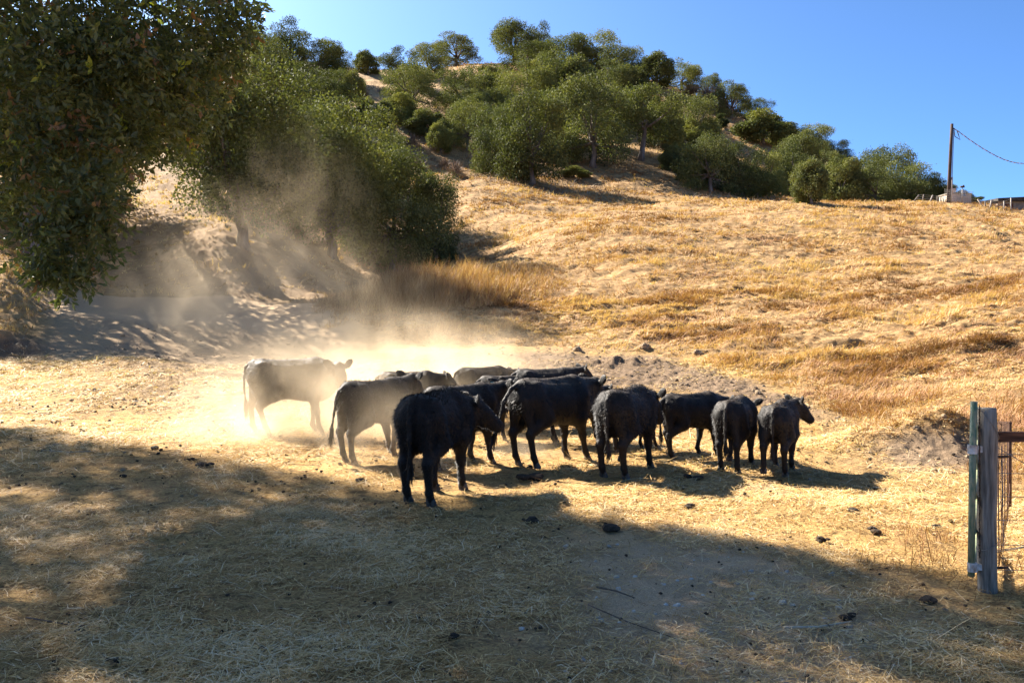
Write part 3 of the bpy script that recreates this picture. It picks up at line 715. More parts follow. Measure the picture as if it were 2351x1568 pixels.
cow('dusty cow standing side-on in the thick dust, apart on the left', 668, 998, 824, 9, legs=(-.10, .17, -.04, .10), hyaw=-1.2, hz_=1.05, hpitch=-42, hair=6000, seed=1, tail_out=-.02)
cow('half dusty cow with tail swinging aside, between the dustiest cow and the nearest black cow', 860, 1055, 872, 55, legs=(.02, -.12, .14, -.14), tail=.12, tail_out=.03, hz_=1.15, hpitch=-40, hair=12000, seed=2)
cow('nearest shaggy black cow with its head turned right, at the edge of the tree shade', 1000, 1142, 899, 72, legs=(.08, -.02, -.08, .08), hyaw=-.9, hz_=.98, hpitch=-40, fat=.95, hair=26000, seed=3, tail_out=-.02)
cow('black cow with teal ear tag, directly behind the nearest shaggy cow', 1058, 1072, 884, 44, legs=W3, hz_=1.12, hpitch=-45, hair=12000, seed=4, tagd=True)
cow('black cow with both ears up, left of the smooth big cow', 1110, 1020, 884, 48, legs=W1, hz_=1.18, hpitch=-42, hair=8000, seed=5, dist=12.1)
cow('faint dusty cow whose back shows behind the half dusty cow', 940, 985, 853, 12, legs=W2, hz_=1.05, hpitch=-45, hair=4000, seed=6, dist=13.6)
cow('palest cow, tallest of the far ones in the dust', 1110, 975, 842, 30, legs=W1, hz_=1.02, hpitch=-50, hair=4000, seed=7, dist=14.2)
cow('dusty low-backed cow just left of the smooth big cow', 1165, 995, 862, 20, legs=W3, hz_=1.05, hpitch=-48, hair=4000, seed=8, dist=13.3)
cow('far cow with its rump above the smooth big cow and one ear up', 1253, 990, 846, 14, legs=W2, hz_=1.14, hpitch=-42, hyaw=.1, hair=5000, seed=9, dist=13.5)
cow('smooth big black cow with its tail swung out', 1268, 1066, 866, 40, legs=(-.02, .05, .02, .16), lift=(0, .0, 0, 0), hz_=1.06, hpitch=-50, fat=1.08, tail=.10, tail_out=.13, hair=5000, seed=10)
cow('black cow mostly hidden behind the smooth big cow', 1318, 1020, 885, 28, legs=W1, hz_=1.08, hpitch=-48, hair=5000, seed=11, dist=12.0)
cow('cow whose legs show under the centre cow with the long tail', 1455, 1040, 915, 30, legs=W4, hz_=.98, hpitch=-52, hair=3000, seed=16, dist=11.3)
cow('brownish black cow seen from behind with long hanging tail and raised front hoof', 1440, 1086, 890, 60, legs=(.0, .04, -.16, .12), lift=(0, 0, .10, 0), hz_=1.0, hpitch=-56, hyaw=-.2, fat=1.08, hair=14000, seed=12, tail_out=-.03)
cow('small black cow walking side-on behind the three right-hand calves', 1588, 1050, 902, 27, legs=W1, hz_=1.0, hpitch=-50, hair=8000, seed=13, tail_out=-.01)
cow('small black cow from behind, between the side-on calf and the rightmost calf', 1690, 1076, 914, 62, legs=(.10, -.06, -.18, .10), lift=(0, 0, .09, 0), hz_=1.0, hpitch=-52, hair=9000, seed=14, tail_out=-.01)
cow('rightmost small black calf with head turned right and a raised pale hind sole', 1790, 1084, 924, 64, legs=(-.16, .06, .10, -.06), lift=(.07, 0, 0, 0), hyaw=-.85, hz_=1.12, hpitch=-45, hair=9000, seed=15, tail_out=-.01)

# ------------------------------------------------------------------ fence, gate, pole, sheds
M['post'] = m_simple('weathered_post', (.11, .092, .072), (.31, .265, .21), 5, .9, .15, .6, stretch=(9, 9, .7))
M['plank'] = m_simple('brown_plank', (.05, .024, .014), (.16, .075, .042), 5, .85, .2, .5, stretch=(.8, 8, 8))
M['green'] = m_simple('green_paint', (.06, .14, .075), (.34, .30, .17), 14, .5, .4, .3, stretch=(3, 3, .8))
M['rust'] = m_simple('rusty_steel', (.05, .025, .016), (.16, .085, .05), 20, .75, .3, .3, .3)
M['white'] = m_simple('chipped_white', (.30, .20, .13), (.72, .68, .62), 18, .6)
M['wire'] = m_simple('galvanised_wire', (.16, .14, .12), (.32, .29, .26), 20, .55, .4, .1, .4)
M['pole'] = m_simple('tarred_pole', (.03, .02, .016), (.10, .07, .055), 6, .85, .2, .5, stretch=(6, 6, .4))
M['pale'] = m_simple('pale_boards', (.36, .31, .25), (.50, .44, .36), 6, .85, .2, .2, stretch=(4, 4, .5))
M['greywall'] = m_simple('grey_block_wall', (.15, .13, .105), (.30, .265, .21), 3, .95)
M['roof'] = m_simple('dark_roof', (.02, .018, .016), (.075, .062, .05), 6, .9)
M['glass'] = m_simple('window_glass', (.10, .14, .19), (.16, .20, .25), 2, .15, .6, 0)
def fence_and_gate():
    p = ground_at(2267, 1363, 4); px, py = p.x, p.y
    t = empty('fence', p); tag(t, 'grey weathered round post with a brown plank and wire netting at the right edge', 'fence')
    J = Join(); hgt = CAM_H - (937 - HOR) / FPX * py - p.z; n = 9
    zz = np.linspace(-.25, hgt, n); J.tube([(rng.normal() * .003, rng.normal() * .003, z) for z in zz], [.058] * (n - 1) + [.055], 20)
    obj('post', J.mesh('fence_post', M['post']), t)
    z1 = CAM_H - (1004 - HOR) / FPX * py - p.z
    J = Join(); J.box((1.23, .03, z1), (2.4, .035, .065)); obj('rail', J.mesh('fence_rail', M['plank'], False), t)
    for v in (1048, 1302):
        z = CAM_H - (v - HOR) / FPX * py - p.z; J = Join(); J.tube([(.05, -.01, z), (.085, -.012, z), (.125, -.012, z + .002)], [.009, .0085, .0085], 8); obj('hinge_bolt', J.mesh('fence_bolt', M['rust']), t)
    J = Join()
    for k, v in enumerate((1052, 1096, 1150, 1205, 1262, 1320)):
        z = CAM_H - (v - HOR) / FPX * py - p.z + .02
        J.tube([(.06, .05, z), (.6, .055, z - .012), (1.3, .05, z - .01), (2.4, .05, z)], [.0022] * 4, 4)
    for k in range(12):
        x = .12 + k * .19; J.tube([(x, .052, .02), (x + .012, .05, .3), (x, .052, z1 - .06)], [.0018] * 3, 4)
    for a in ((.05, .25, 2.0, .60), (.05, .24, 2.0, .64), (.05, .93, .5, .72)): J.tube([(a[0], .02, a[1]), ((a[0] + a[2]) / 2, .01, (a[1] + a[3]) / 2 - .03), (a[2], .03, a[3])], [.0025] * 3, 4)
    obj('wire_netting', J.mesh('fence_netting', M['wire']), t)
    J = Join()
    for z, tilt in ((hgt - .10, .10), (.30, -.04)):
        pth = [(.0645 * math.cos(a), .0645 * math.sin(a), z - tilt * math.cos(a)) for a in np.linspace(0, 2 * math.pi, 25)]
        J.tube(pth, [.0025] * 25, 4)
    obj('tie_wire', J.mesh('fence_tie_wire', M['wire']), t)
    # a run of netting going away behind the post, seen almost edge-on
    a = at(2293, 1318, 6.0); b = at(2318, 1318, 7.9); a.z = hz(a.x, a.y); b.z = hz(b.x, b.y)
    t2 = empty('wire_fence', a); tag(t2, 'rusty wire netting running away behind the grey post, seen edge-on', 'fence'); J = Join(); d = np.array(b - a)
    h0 = CAM_H - (966 - HOR) / FPX * a.y - a.z; h1 = CAM_H - (968 - HOR) / FPX * b.y - b.z
    for k in range(16): q = d * k / 15; hh = h0 + (h1 - h0) * k / 15; J.tube([q + (0, 0, .02), q + (.006 * rng.normal(), 0, hh * .5), q + (0, 0, hh)], [.0025] * 3, 4)
    for k in range(8): J.tube(wander((0, 0, .03 + k / 7 * (h0 - .04)), d + (0, 0, .03 + k / 7 * (h1 - .04)), 6, .008), [.0025] * 6, 4)
    obj('netting', J.mesh('wire_fence_netting', M['rust']), t2)
    J = Join(); J.tube([d + (0, 0, -.2), d + (0, 0, h1)], [.018, .018], 8); obj('post', J.mesh('wire_fence_post', M['rust']), t2)
    # the gate, swung open away from the camera
    g0 = at(2234, 1322, py - .02); g1 = at(2244, 1300, 6.5)
    zt = CAM_H - (922 - HOR) / FPX * g0.y; zb = CAM_H - (1322 - HOR) / FPX * g0.y
    base = Vector((g0.x, g0.y, p.z)); t3 = empty('gate', base); tag(t3, 'green painted pipe gate swung open beside the grey post, seen edge-on', 'gate')
    d = np.array((g1.x - g0.x, g1.y - g0.y, 0)); zt -= p.z; zb -= p.z
    J = Join(); J.tube([(-.012, 0, zb), (-.006, 0, (zb + zt) / 2), (.006, 0, zt)], [.021] * 3, 12); obj('upright', J.mesh('gate_upright', M['green']), t3)
    J = Join(); J.tube([d + (0, 0, zb), d + (0, 0, zt - .13)], [.022] * 2, 10); obj('upright', J.mesh('gate_upright', M['green']), t3)
    for z in (zb + .05, zb + .28, zb + .5, zb + .72, zt - .16):
        J = Join(); J.tube([(0, 0, z), d * .5 + (0, 0, z - .004), d + (0, 0, z)], [.02] * 3, 8); obj('bar', J.mesh('gate_bar', M['green']), t3)
    for v in (1031, 1301):
        z = CAM_H - (v - HOR) / FPX * g0.y - p.z; J = Join()
        J.tube([(-.004, 0, z - .028), (-.004, 0, z + .028)], [.030, .030], 12); J.box((.035, 0, z), (.04, .02, .04))
        obj('hinge_bracket', J.mesh('gate_hinge', M['white'], False), t3)
    J = Join(); zc = np.linspace(zt - .02, zb + .12, 40)
    for k in range(39): J.tube([(.034 + .003 * (k % 2), -.012, zc[k]), (.034 + .003 * ((k + 1) % 2), -.012, zc[k + 1])], [.004, .004], 5)
    obj('chain', J.mesh('gate_chain', M['rust']), t3)
fence_and_gate()
def far_structures():
    b = at(2177, 480, 73); b.z = hz(b.x, b.y); tp = at(2185.5, 285, 73); d = np.array(tp - b)
    t = empty('utility_pole', b); tag(t, 'dark wooden utility pole leaning slightly on the grassy crest', 'pole')
    J = Join(); J.tube([d * -.05, d * .3, d * .7, d], [.15, .145, .13, .12], 10); obj('shaft', J.mesh('pole_shaft', M['pole']), t)
    J = Join(); J.tube([(.18, -.12, 0), d * .32 + (.17, -.12, 0)], [.07, .07], 8); obj('conduit', J.mesh('pole_conduit', M['pale']), t)
    J = Join(); J.tube([d * .32 + (.17, -.12, 0), d * .93 + (.13, -.1, 0)], [.03, .03], 6)
    J.tube([d * .95 + (.1, 0, 0), d * .93 + (.45, 0, -.1), d * .86 + (.6, 0, 0), d * .80 + (.75, 0, 0), d * .84 + (.3, 0, 0), d * .92 + (.2, 0, 0)], [.035] * 6, 6); obj('cable_loop', J.mesh('pole_cable_loop', M['pole']), t)
    a = at(2187, 292, 73); e = at(2480, 352, 73); t = empty('power_cable', a); tag(t, 'black and white twisted cable sagging right from the utility pole', 'cable')
    s = np.linspace(0, 1, 61); pth = [np.array((a.x + (e.x - a.x) * k, a.y, 0)) for k in s]
    zs = np.interp(s, [0, .08, .16, .25, .36, .46, .56, .7, .85, 1], [292, 310, 327, 344, 362, 373, 377, 372, 362, 350])
    ck = np.convolve(np.pad(zs, 3, 'edge'), np.ones(7) / 7, 'valid')
    pth = [np.array((p_[0] - a.x, 0, (CAM_H - (z - HOR) / FPX * 73) - a.z)) for p_, z in zip(pth, ck)]
    pth = np.array(pth); tt = np.arange(61) * 1.15
    for nm, ph, mt, lab in (('white_strand', 0, 'white', None), ('black_strand', math.pi, 'pole', None)):
        fine = np.linspace(0, 60, 361); pp = np.stack([np.interp(fine, np.arange(61), pth[:, k]) for k in range(3)], 1)
        pp = pp + np.stack([0 * fine, np.cos(fine * 1.9 + ph) * .022, np.sin(fine * 1.9 + ph) * .022], 1)
        J = Join(); J.tube(pp, [.021] * 361, 6); obj(nm, J.mesh('cable_strand', M[mt]), t)
    # small shed behind wire
    c = at(2203, 482, 76); c.z = hz(c.x, c.y) - .1; t = empty('shed', c); tag(t, 'small pale shed with door and window behind wire, beside the utility pole', 'shed')
    h = (CAM_H - (446 - HOR) / FPX * 76) - c.z
    J = Join(); J.box((0, .8, h / 2), (2.0, 1.6, h)); obj('wall', J.mesh('shed_wall', M['pale'], False), t)
    J = Join(); J.box((0, .8, h + .04), (2.15, 1.8, .08)); obj('roof', J.mesh('shed_roof', M['greywall'], False), t)
    J = Join(); J.box((-.6, -.02, .72), (.5, .04, 1.3)); obj('door', J.mesh('shed_door', M['white'], False), t)
    J = Join(); J.box((.32, -.02, .95), (.42, .04, .5)); obj('window', J.mesh('shed_window', M['glass'], False), t)
    # lamp on a thin mast
    c = at(2197, 480, 75.5); c.z = hz(c.x, c.y); t = empty('lamp_post', c); tag(t, 'thin mast with a small black lamp head above the shed', 'lamp post'); h = (CAM_H - (433 - HOR) / FPX * 75.5) - c.z
    J = Join(); J.tube([(0, -.9, 0), (0, -.9, h)], [.035, .03], 6); obj('mast', J.mesh('mast', M['wire']), t)
    J = Join(); J.box((0, -.9, h), (.32, .2, .13)); J.box((.1, -.9, h + .1), (.1, .1, .1)); obj('lamp_head', J.mesh('lamp_head', M['pole'], False), t)
    # low building on the right edge
    c = at(2345, 492, 78); c.z = hz(c.x, c.y) - .15; t = empty('barn', c); tag(t, 'low grey barn with a dark sagging roof at the right edge of the crest', 'barn')
    h = (CAM_H - (463 - HOR) / FPX * 78) - c.z
    J = Join(); J.box((.2, 2, h / 2), (4.6, 4, h)); obj('wall', J.mesh('barn_wall', M['greywall'], False), t)
    J = Join(); V = np.array([(-2.3, -.4, h), (2.7, -.4, h + .02), (2.7, 4.4, h + .12), (-2.3, 4.4, h + .1), (-2.3, -.4, h + .25), (2.7, -.4, h + .50), (2.7, 4.4, h + .72), (-2.3, 4.4, h + .40)]); J.add(V, np.array([(0, 3, 2, 1), (4, 5, 6, 7), (0, 1, 5, 4), (1, 2, 6, 5), (2, 3, 7, 6), (3, 0, 4, 7)])); obj('roof', J.mesh('barn_roof', M['roof'], False), t)
    J = Join(); J.box((-1.1, -.03, h * .45), (.7, .05, h * .75)); obj('door', J.mesh('barn_door', M['plank'], False), t)
    # posts and wires of the crest fence
    us = [(2106, 448, .5), (2120, 470, .1), (2139, 460, .25), (2152, 458, .0), (2160, 468, 0), (2165, 462, -.1), (2249, 458, -.55), (2262, 462, 0), (2275, 460, .1), (2305, 462, 0), (2321, 455, 0)]
    c0 = at(us[0][0], 480, 72); c0.z = hz(c0.x, c0.y); t = empty('wire_fence', c0); tag(t, 'old wire fence with leaning posts along the far crest by the shed', 'fence')
    tops = []
    for (u, v, ln) in us:
        q = at(u, 480, 72); q.z = hz(q.x, q.y); tz = CAM_H - (v - HOR) / FPX * 72; o = np.array(q - c0)
        J = Join(); J.tube([o + (-ln * .8, 0, -.2), o + (ln * .3, 0, max(tz - q.z, .5))], [.06, .05], 7); obj('post', J.mesh('crest_post', M['pale'] if u % 2 else M['post']), t); tops.append((o, max(tz - q.z, .5)))
    J = Join()
    for f in (.3, .6, .92): J.tube([o + (0, 0, h * f) for o, h in tops], [.012] * len(tops), 4)
    for k in range(14): q = at(2170 + k * 4.6, 480, 71.6); z = hz(q.x, q.y); o = np.array(q - c0); J.tube([(o[0], o[1], z - c0.z), (o[0], o[1], z - c0.z + 1.15)], [.010] * 2, 4)
    for k in range(6): a = at(2168, 480, 71.6); b_ = at(2236, 480, 71.6); J.tube([(a.x - c0.x, a.y - c0.y, hz(a.x, a.y) - c0.z + .2 + k * .18), (b_.x - c0.x, b_.y - c0.y, hz(b_.x, b_.y) - c0.z + .2 + k * .18)], [.011] * 2, 4)
    obj('wires', J.mesh('crest_wires', M['wire']), t)
far_structures()

# ------------------------------------------------------------------ straw, grass, weeds
def scatter(n, d0, d1, power=1.0, smax=.64):
    d = (d0 ** power + (d1 ** power - d0 ** power) * rng.uniform(size=n)) ** (1 / power)
    x = rng.uniform(-smax, smax, n) * d
    return x, d
def straw():
    V = []; F4 = []; F3 = []; C = []; n0 = 0
    for n, d0, d1, pw, L0 in ((330000, 2.6, 8.5, 1.0, .085), (230000, 8.5, 22, .8, .12)):
        x, y = scatter(n, d0, d1, pw, .68); z = Hn(x, y); g, dd, gr, b = zones(x, y, z)
        mat = fbm(x * 1.3, y * 1.3, 91, 3)
        keep = rng.uniform(size=n) < np.clip(1.15 - .95 * dd - .80 * gr, .05, 1) * np.clip((mat - .28) * 3.2, .1, 1); x, y, z, mat = x[keep], y[keep], z[keep], mat[keep]; m = len(x)
        an = rng.uniform(0, 6.283, m); el = np.abs(rng.normal(scale=.22, size=m)) - .03
        D = np.stack([np.cos(an) * np.cos(el), np.sin(an) * np.cos(el), np.sin(el)], 1)
        L = L0 * rng.lognormal(-.15, .5, m); L = np.minimum(L, .42)
        P = np.stack([x, y, z + rng.uniform(0, .022, m) * (1 + mat)], 1) - D * L[:, None] * .3
        wd = np.maximum(.0038, y * .00065) * rng.uniform(.6, 1.4, m)
        t = np.clip(.56 + rng.normal(scale=.30, size=m) + (mat - .5) * .9, 0, 1)
        v, f, c = blades(P, D, L, wd, np.stack([rng.normal(size=m) * .015, rng.normal(size=m) * .015, rng.uniform(-.025, .005, m)], 1), tint_of(t))
        V.append(v); F4.append(f[0] + n0); F3.append(f[1] + n0); C.append(c); n0 += len(v)
    o = obj('straw', mesh_np('straw', np.concatenate(V), [np.concatenate(F4), np.concatenate(F3)], M['straw'], np.concatenate(C))); tag(o, 'loose trampled straw strewn over the pen', 'straw', kind='stuff')
straw()
def tufts(name, label, mat, n, d0, d1, pw, hgt, nb, pick, lean=(.25, -.1), wmin=.006, wk=.0007, smax=.66, cat='grass'):
    x, y = scatter(n, d0, d1, pw, smax); z = Hn(x, y); g, dd, gr, b = zones(x, y, z)
    k = pick(x, y, z, g, dd, gr, b); keep = rng.uniform(size=n) < k; x, y, z = x[keep], y[keep], z[keep]; m = len(x)
    big = fbm(x * .6, y * 1.0, 111, 3); h = hgt * (.30 + 3.2 * big ** 2.6) * rng.uniform(.6, 1.3, m)
    tone = (fbm(x * .35, y * .8, 121, 4) - .5) * 2.0 + .52 + rng.normal(scale=.13, size=m)
    la = fbm(x * .6, y * .6, 131, 2) * 9
    P = np.repeat(np.stack([x, y, z - .02], 1), nb, 0) + rng.normal(scale=1, size=(m * nb, 3)) * np.repeat(h, nb)[:, None] * np.array([.30, .30, .0])
    h = np.repeat(h, nb) * rng.uniform(.55, 1.2, m * nb); la = np.repeat(la, nb)
    D = np.stack([lean[0] + np.cos(la) * .7 + rng.normal(scale=.55, size=m * nb), lean[1] + np.sin(la) * .5 + rng.normal(scale=.5, size=m * nb), rng.uniform(.35, 1.25, m * nb)], 1)
    yy = np.repeat(y, nb); wd = np.maximum(wmin, yy * wk) * rng.uniform(.6, 1.3, m * nb)
    bend = np.stack([rng.normal(size=m * nb), rng.normal(size=m * nb), -rng.uniform(.2, 1.2, m * nb)], 1) * (h * .25)[:, None]
    t = np.clip(np.repeat(tone, nb) * 1.1 - .02 + rng.normal(scale=.13, size=m * nb), 0, 1)
    v, f, c = blades(P, D, h, wd, bend, tint_of(t))
    o = obj(name, mesh_np(name, v, f, mat, c)); tag(o, label, cat, kind='stuff')
right = lambda x, y, z, g, dd, gr, b: np.clip(g - b, 0, 1) * (1 - .9 * dd) * np.clip((fbm(x * .5, y * .5, 141, 3) - .30) * 4, .15, 1)
tufts('dry_grass', 'matted golden dry grass over the right hillside', M['grass'], 88000, 9, 34, .6, .20, 9, right)
tufts('dry_grass', 'taller dry grass towards the crest and the meadow below the oaks', M['grass'], 72000, 34, 100, .6, .27, 6, right, wk=.0006)
tufts('dry_grass', 'short dry grass and scrub on the far oak hill', M['grass'], 16000, 100, 200, .7, .5, 5, right, wk=.0006)
tufts('bank_grass', 'dull dry grass over the shaded left bank', M['bankgrass'], 30000, 17, 62, .6, .26, 7, lambda x, y, z, g, dd, gr, b: b * (1 - dd))
tufts('pen_grass', 'sparse dry weeds standing at the foot of the fence post', M['grass'], 2600, 4.6, 8, 1, .16, 7, lambda x, y, z, g, dd, gr, b: sstep(2.35, 3.0, x - .05 * (y - 5)) * sstep(8, 6.6, y), smax=.72, wmin=.004)
tufts('scrub', 'brown leafless scrub between the oaks on the far hill', M['twig'], 9000, 84, 195, .8, .9, 9, lambda x, y, z, g, dd, gr, b: sstep(.5, .62, fbm(x * .06, y * .06, 171, 3)) * .7, wmin=.03, wk=.0005, cat='scrub')
def weeds():
    """tall dry weeds on the nose of the hill"""
    n = 7000; u = rng.uniform(720, 1330, n); d = rng.uniform(27, 44, n); x = (u - U0) / FPX * d; z = Hn(x, d)
    lim = np.interp(u, [720, 800, 880, 960, 1060, 1150, 1330], [28.5, 29.3, 30.2, 30.3, 30.5, 31.5, 35]); q = (d - lim) / 9
    w_ = np.interp(u, [720, 790, 900, 1100, 1230, 1330], [.1, .5, 1, 1, .5, 0]) * sstep(-.05, .2, q) * sstep(1.2, .7, q) * np.clip((fbm(x * 1.1, d * 1.1, 151, 3) - .22) * 3, .1, 1)
    k = rng.uniform(size=n) < w_; x, y, z, u, w_ = x[k], d[k], z[k], u[k], w_[k]; m = len(x); nb = 20
    h = np.interp(u, [720, 820, 900, 1000, 1120, 1230, 1330], [.4, .65, 1.1, 1.15, .8, .45, .3]) * rng.uniform(.5, 1.2, m) * (.45 + .6 * w_)
    P = np.repeat(np.stack([x, y, z], 1), nb, 0) + rng.normal(scale=.13, size=(m * nb, 3)) * np.array([1, 1, 0]); h = np.repeat(h, nb) * rng.uniform(.5, 1.15, m * nb)
    st = rng.uniform(0, .5, m * nb); P[:, 2] += h * st * .8
    D = np.stack([rng.normal(scale=.55, size=m * nb) + .15, rng.normal(scale=.55, size=m * nb), np.ones(m * nb)], 1)
    t = np.clip(.58 + np.repeat(rng.normal(scale=.15, size=m), nb) + rng.normal(scale=.2, size=m * nb), 0, 1)
    v, f, c = blades(P, D, h * (1 - st * .6), np.full(m * nb, .016) * rng.uniform(.6, 1.4, m * nb), rng.normal(scale=.06, size=(m * nb, 3)), tint_of(t))
    o = obj('dry_weeds', mesh_np('dry_weeds', v, f, M['grass'], c)); tag(o, 'thicket of tall dry tan weeds on the nose of the right hill', 'weeds', kind='stuff')
weeds()
def brush_mesh(seed):
    r = np.random.default_rng(seed); n = 420; th = r.uniform(0, 6.283, n); el = r.uniform(.15, 1.5, n)
    D = np.stack([np.cos(th) * np.cos(el), np.sin(th) * np.cos(el), np.sin(el)], 1); P = D * r.uniform(.0, .55, n)[:, None] * np.array([.5, .5, .8])
    L = r.uniform(.2, .5, n); v, f, c = blades(P, D + r.normal(scale=.35, size=(n, 3)), L, np.full(n, .022), r.normal(scale=.04, size=(n, 3)), tint_of(r.uniform(0, 1, n)))
    return mesh_np('brush', v, f, M['twig'], c)
def brush():
    pm = [brush_mesh(k) for k in range(4)]
    for i, (u, v, wpx, hpx, lab) in enumerate([(1585, 218, 70, 36, 'grey leafless shrub under the skyline oaks, nearest the summit'), (1625, 236, 80, 46, 'greyish twiggy shrub left of the round skyline oak'), (1662, 262, 70, 60, 'tall grey bare shrub on the right skyline'), (1555, 262, 60, 34, 'bare shrub low on the bald slope'), (1690, 345, 50, 26, 'brown shrub on the bald slope above the lower oaks'),
        (900, 310, 50, 28, 'brown shrub left of the middle-slope oaks'), (945, 335, 60, 34, 'dry tan shrub on the patchy middle slope'), (960, 388, 60, 32, 'tan bush above the dark draw oaks'), (1045, 405, 70, 44, 'dark brown shrub left of the broad foot-slope oak'), (1020, 385, 50, 30, 'brown scrub on the meadow edge'), (880, 215, 40, 20, 'reddish brown shrub near the bare ridge'), (930, 225, 50, 28, 'rusty shrub under the skyline oak'), (835, 222, 46, 22, 'grey shrub at the bare ridge spur'), (1530, 300, 60, 30, 'grey scrub behind the forked oak'), (1480, 262, 60, 30, 'grey twiggy scrub near the hilltop'), (1150, 282, 40, 24, 'rusty scrub between upper oaks')]):
        P = ground_at(u, v, 62); d = P.y; t = obj('dry_shrub', pm[i % 4], None, P); t.scale = (wpx / FPX * d * .9, wpx / FPX * d * .9, hpx / FPX * d * 1.1); t.rotation_euler.z = i
        tag(t, lab, 'shrub', 'bare shrubs on the oak hill')
brush()
# ------------------------------------------------------------------ clods, dung, stones, sticks
def lump_mesh(name, seed, mat, flat=.6, n=3, rough=.35):
    r = np.random.default_rng(seed); J = Join()
    for k in range(n):
        c = r.normal(scale=.38, size=3) * (1 if k else 0); s = r.uniform(.35, .75) if k else .8; a, b = 9, 6
        th = np.linspace(0, 2 * math.pi, a, endpoint=False); ph = np.linspace(-1.35, 1.35, b); V = []
        for p_ in ph:
            for t_ in th: V.append((math.cos(t_) * math.cos(p_), math.sin(t_) * math.cos(p_), math.sin(p_)))
        V = np.array(V); V = V * (1 + rough * (vnoise(V[:, 0] * 2.3 + seed, V[:, 1] * 2.3 + V[:, 2] * 1.7 + k, seed) - .5) * 1.6)[:, None] * s + c
        V[:, 2] = V[:, 2] * flat + flat * .35
        Q = np.array([(i * a + j, i * a + (j + 1) % a, (i + 1) * a + (j + 1) % a, (i + 1) * a + j) for i in range(b - 1) for j in range(a)])
        T = np.array([(0, j + 1, j) for j in range(1, a - 1)][::-1] + [((b - 1) * a, (b - 1) * a + j, (b - 1) * a + j + 1) for j in range(1, a - 1)])
        J.add(V, Q, T)
    return J.mesh(name, mat, False)
M['dung'] = m_simple('dung', (.018, .013, .009), (.065, .045, .028), 9, .9, .2, .8)
M['clod'] = m_simple('dirt_clod', (.13, .09, .055), (.33, .245, .155), 4, .95, .1, .8)
M['stone'] = m_simple('pale_stone', (.34, .29, .23), (.56, .50, .42), 5, .85, .2, .4)
M['stick'] = m_simple('stick', (.05, .035, .025), (.14, .10, .07), 9, .9)
M['palestick'] = m_simple('pale_stick', (.38, .31, .22), (.55, .46, .34), 9, .8)
def clods():
    pr = [lump_mesh('clod', 200 + k, M['clod'], .7, 1 + k % 3) for k in range(5)]
    base = []
    for p in pr:
        v = np.zeros(len(p.vertices) * 3, np.float32); p.vertices.foreach_get('co', v); base.append((v.reshape(-1, 3), [np.array([q.vertices[:] for q in p.polygons if len(q.vertices) == k]) for k in (4, 3)]))
    n = 16000; x, y = scatter(n, 3.2, 28, .7, .66); z = Hn(x, y); g, dd, gr, b = zones(x, y, z)
    u, v = screen(x, y, z)
    w_ = np.clip(dd * .5 + gr * .25 * (y < 12) + .03 + .03 * gr, 0, 1) + .55 * np.exp(-(((x - 5.5) / 1.4) ** 2 + ((y - 11.2) / .9) ** 2)) + .5 * np.exp(-(((x + 13.2) / 1.2) ** 2 + ((y - 22.0) / .9) ** 2)) + .35 * np.exp(-(((v - np.interp(u, [1150, 1300, 1500, 1740, 1850], [800, 815, 830, 900, 930])) / 16) ** 2)) * (u > 1150) * (u < 1850)
    w_ = w_ * (y > 3.6)
    k = rng.uniform(size=n) < w_; x, y, z, gr = x[k], y[k], z[k], gr[k]
    J = Join(); Jg = Join()
    for i in range(len(x)):
        vb, fs = base[i % 5]; s = (.010 + .035 * rng.uniform() ** 4) * (1 if y[i] < 9 else min(y[i] / 9, 1.6)) * (1.0 if y[i] > 9 else .62); a = rng.uniform(0, 6.28)
        ca, sa = math.cos(a) * s, math.sin(a) * s
        V = np.stack([vb[:, 0] * ca - vb[:, 1] * sa + x[i], vb[:, 0] * sa + vb[:, 1] * ca + y[i], vb[:, 2] * s + z[i] - s * .28], 1)
        (Jg if gr[i] > .35 and y[i] < 9 else J).add(V, fs)
    o = obj('dirt_clods', J.mesh('dirt_clods', M['clod'], False)); tag(o, 'crumbled dirt clods scattered over the bare earth', 'clods', kind='stuff')
    o = obj('gravel', Jg.mesh('gravel', M['stone'], False)); tag(o, 'pale gravel lying in the foreground dirt', 'gravel', kind='stuff')
clods()
def crumbs():
    n = 7000; x, y = scatter(n, 3.3, 17, .8, .66); z = Hn(x, y); g, dd, gr, b = zones(x, y, z)
    k = rng.uniform(size=n) < np.clip((fbm(x * 1.6, y * 1.6, 181, 3) - .42) * 3.5, .06, 1) * (1 - g); x, y, z = x[k], y[k], z[k]; pm = lump_mesh('crumb', 340, M['dung'], .6, 2)
    v = np.zeros(len(pm.vertices) * 3, np.float32); pm.vertices.foreach_get('co', v); vb = v.reshape(-1, 3); fs = [np.array([q.vertices[:] for q in pm.polygons if len(q.vertices) == c]) for c in (4, 3)]; J = Join()
    for i in range(len(x)):
        s = (.005 + .016 * rng.uniform() ** 3) * min(max(y[i] / 8, .8), 1.6); a = rng.uniform(0, 6.28); ca, sa = math.cos(a) * s, math.sin(a) * s
        J.add(np.stack([vb[:, 0] * ca - vb[:, 1] * sa + x[i], vb[:, 0] * sa + vb[:, 1] * ca + y[i], vb[:, 2] * s + z[i] + .012], 1), fs)
    o = obj('dung_crumbs', J.mesh('dung_crumbs', M['dung'], False)); tag(o, 'dark dung crumbs trodden through the straw', 'dung', kind='stuff')
crumbs()
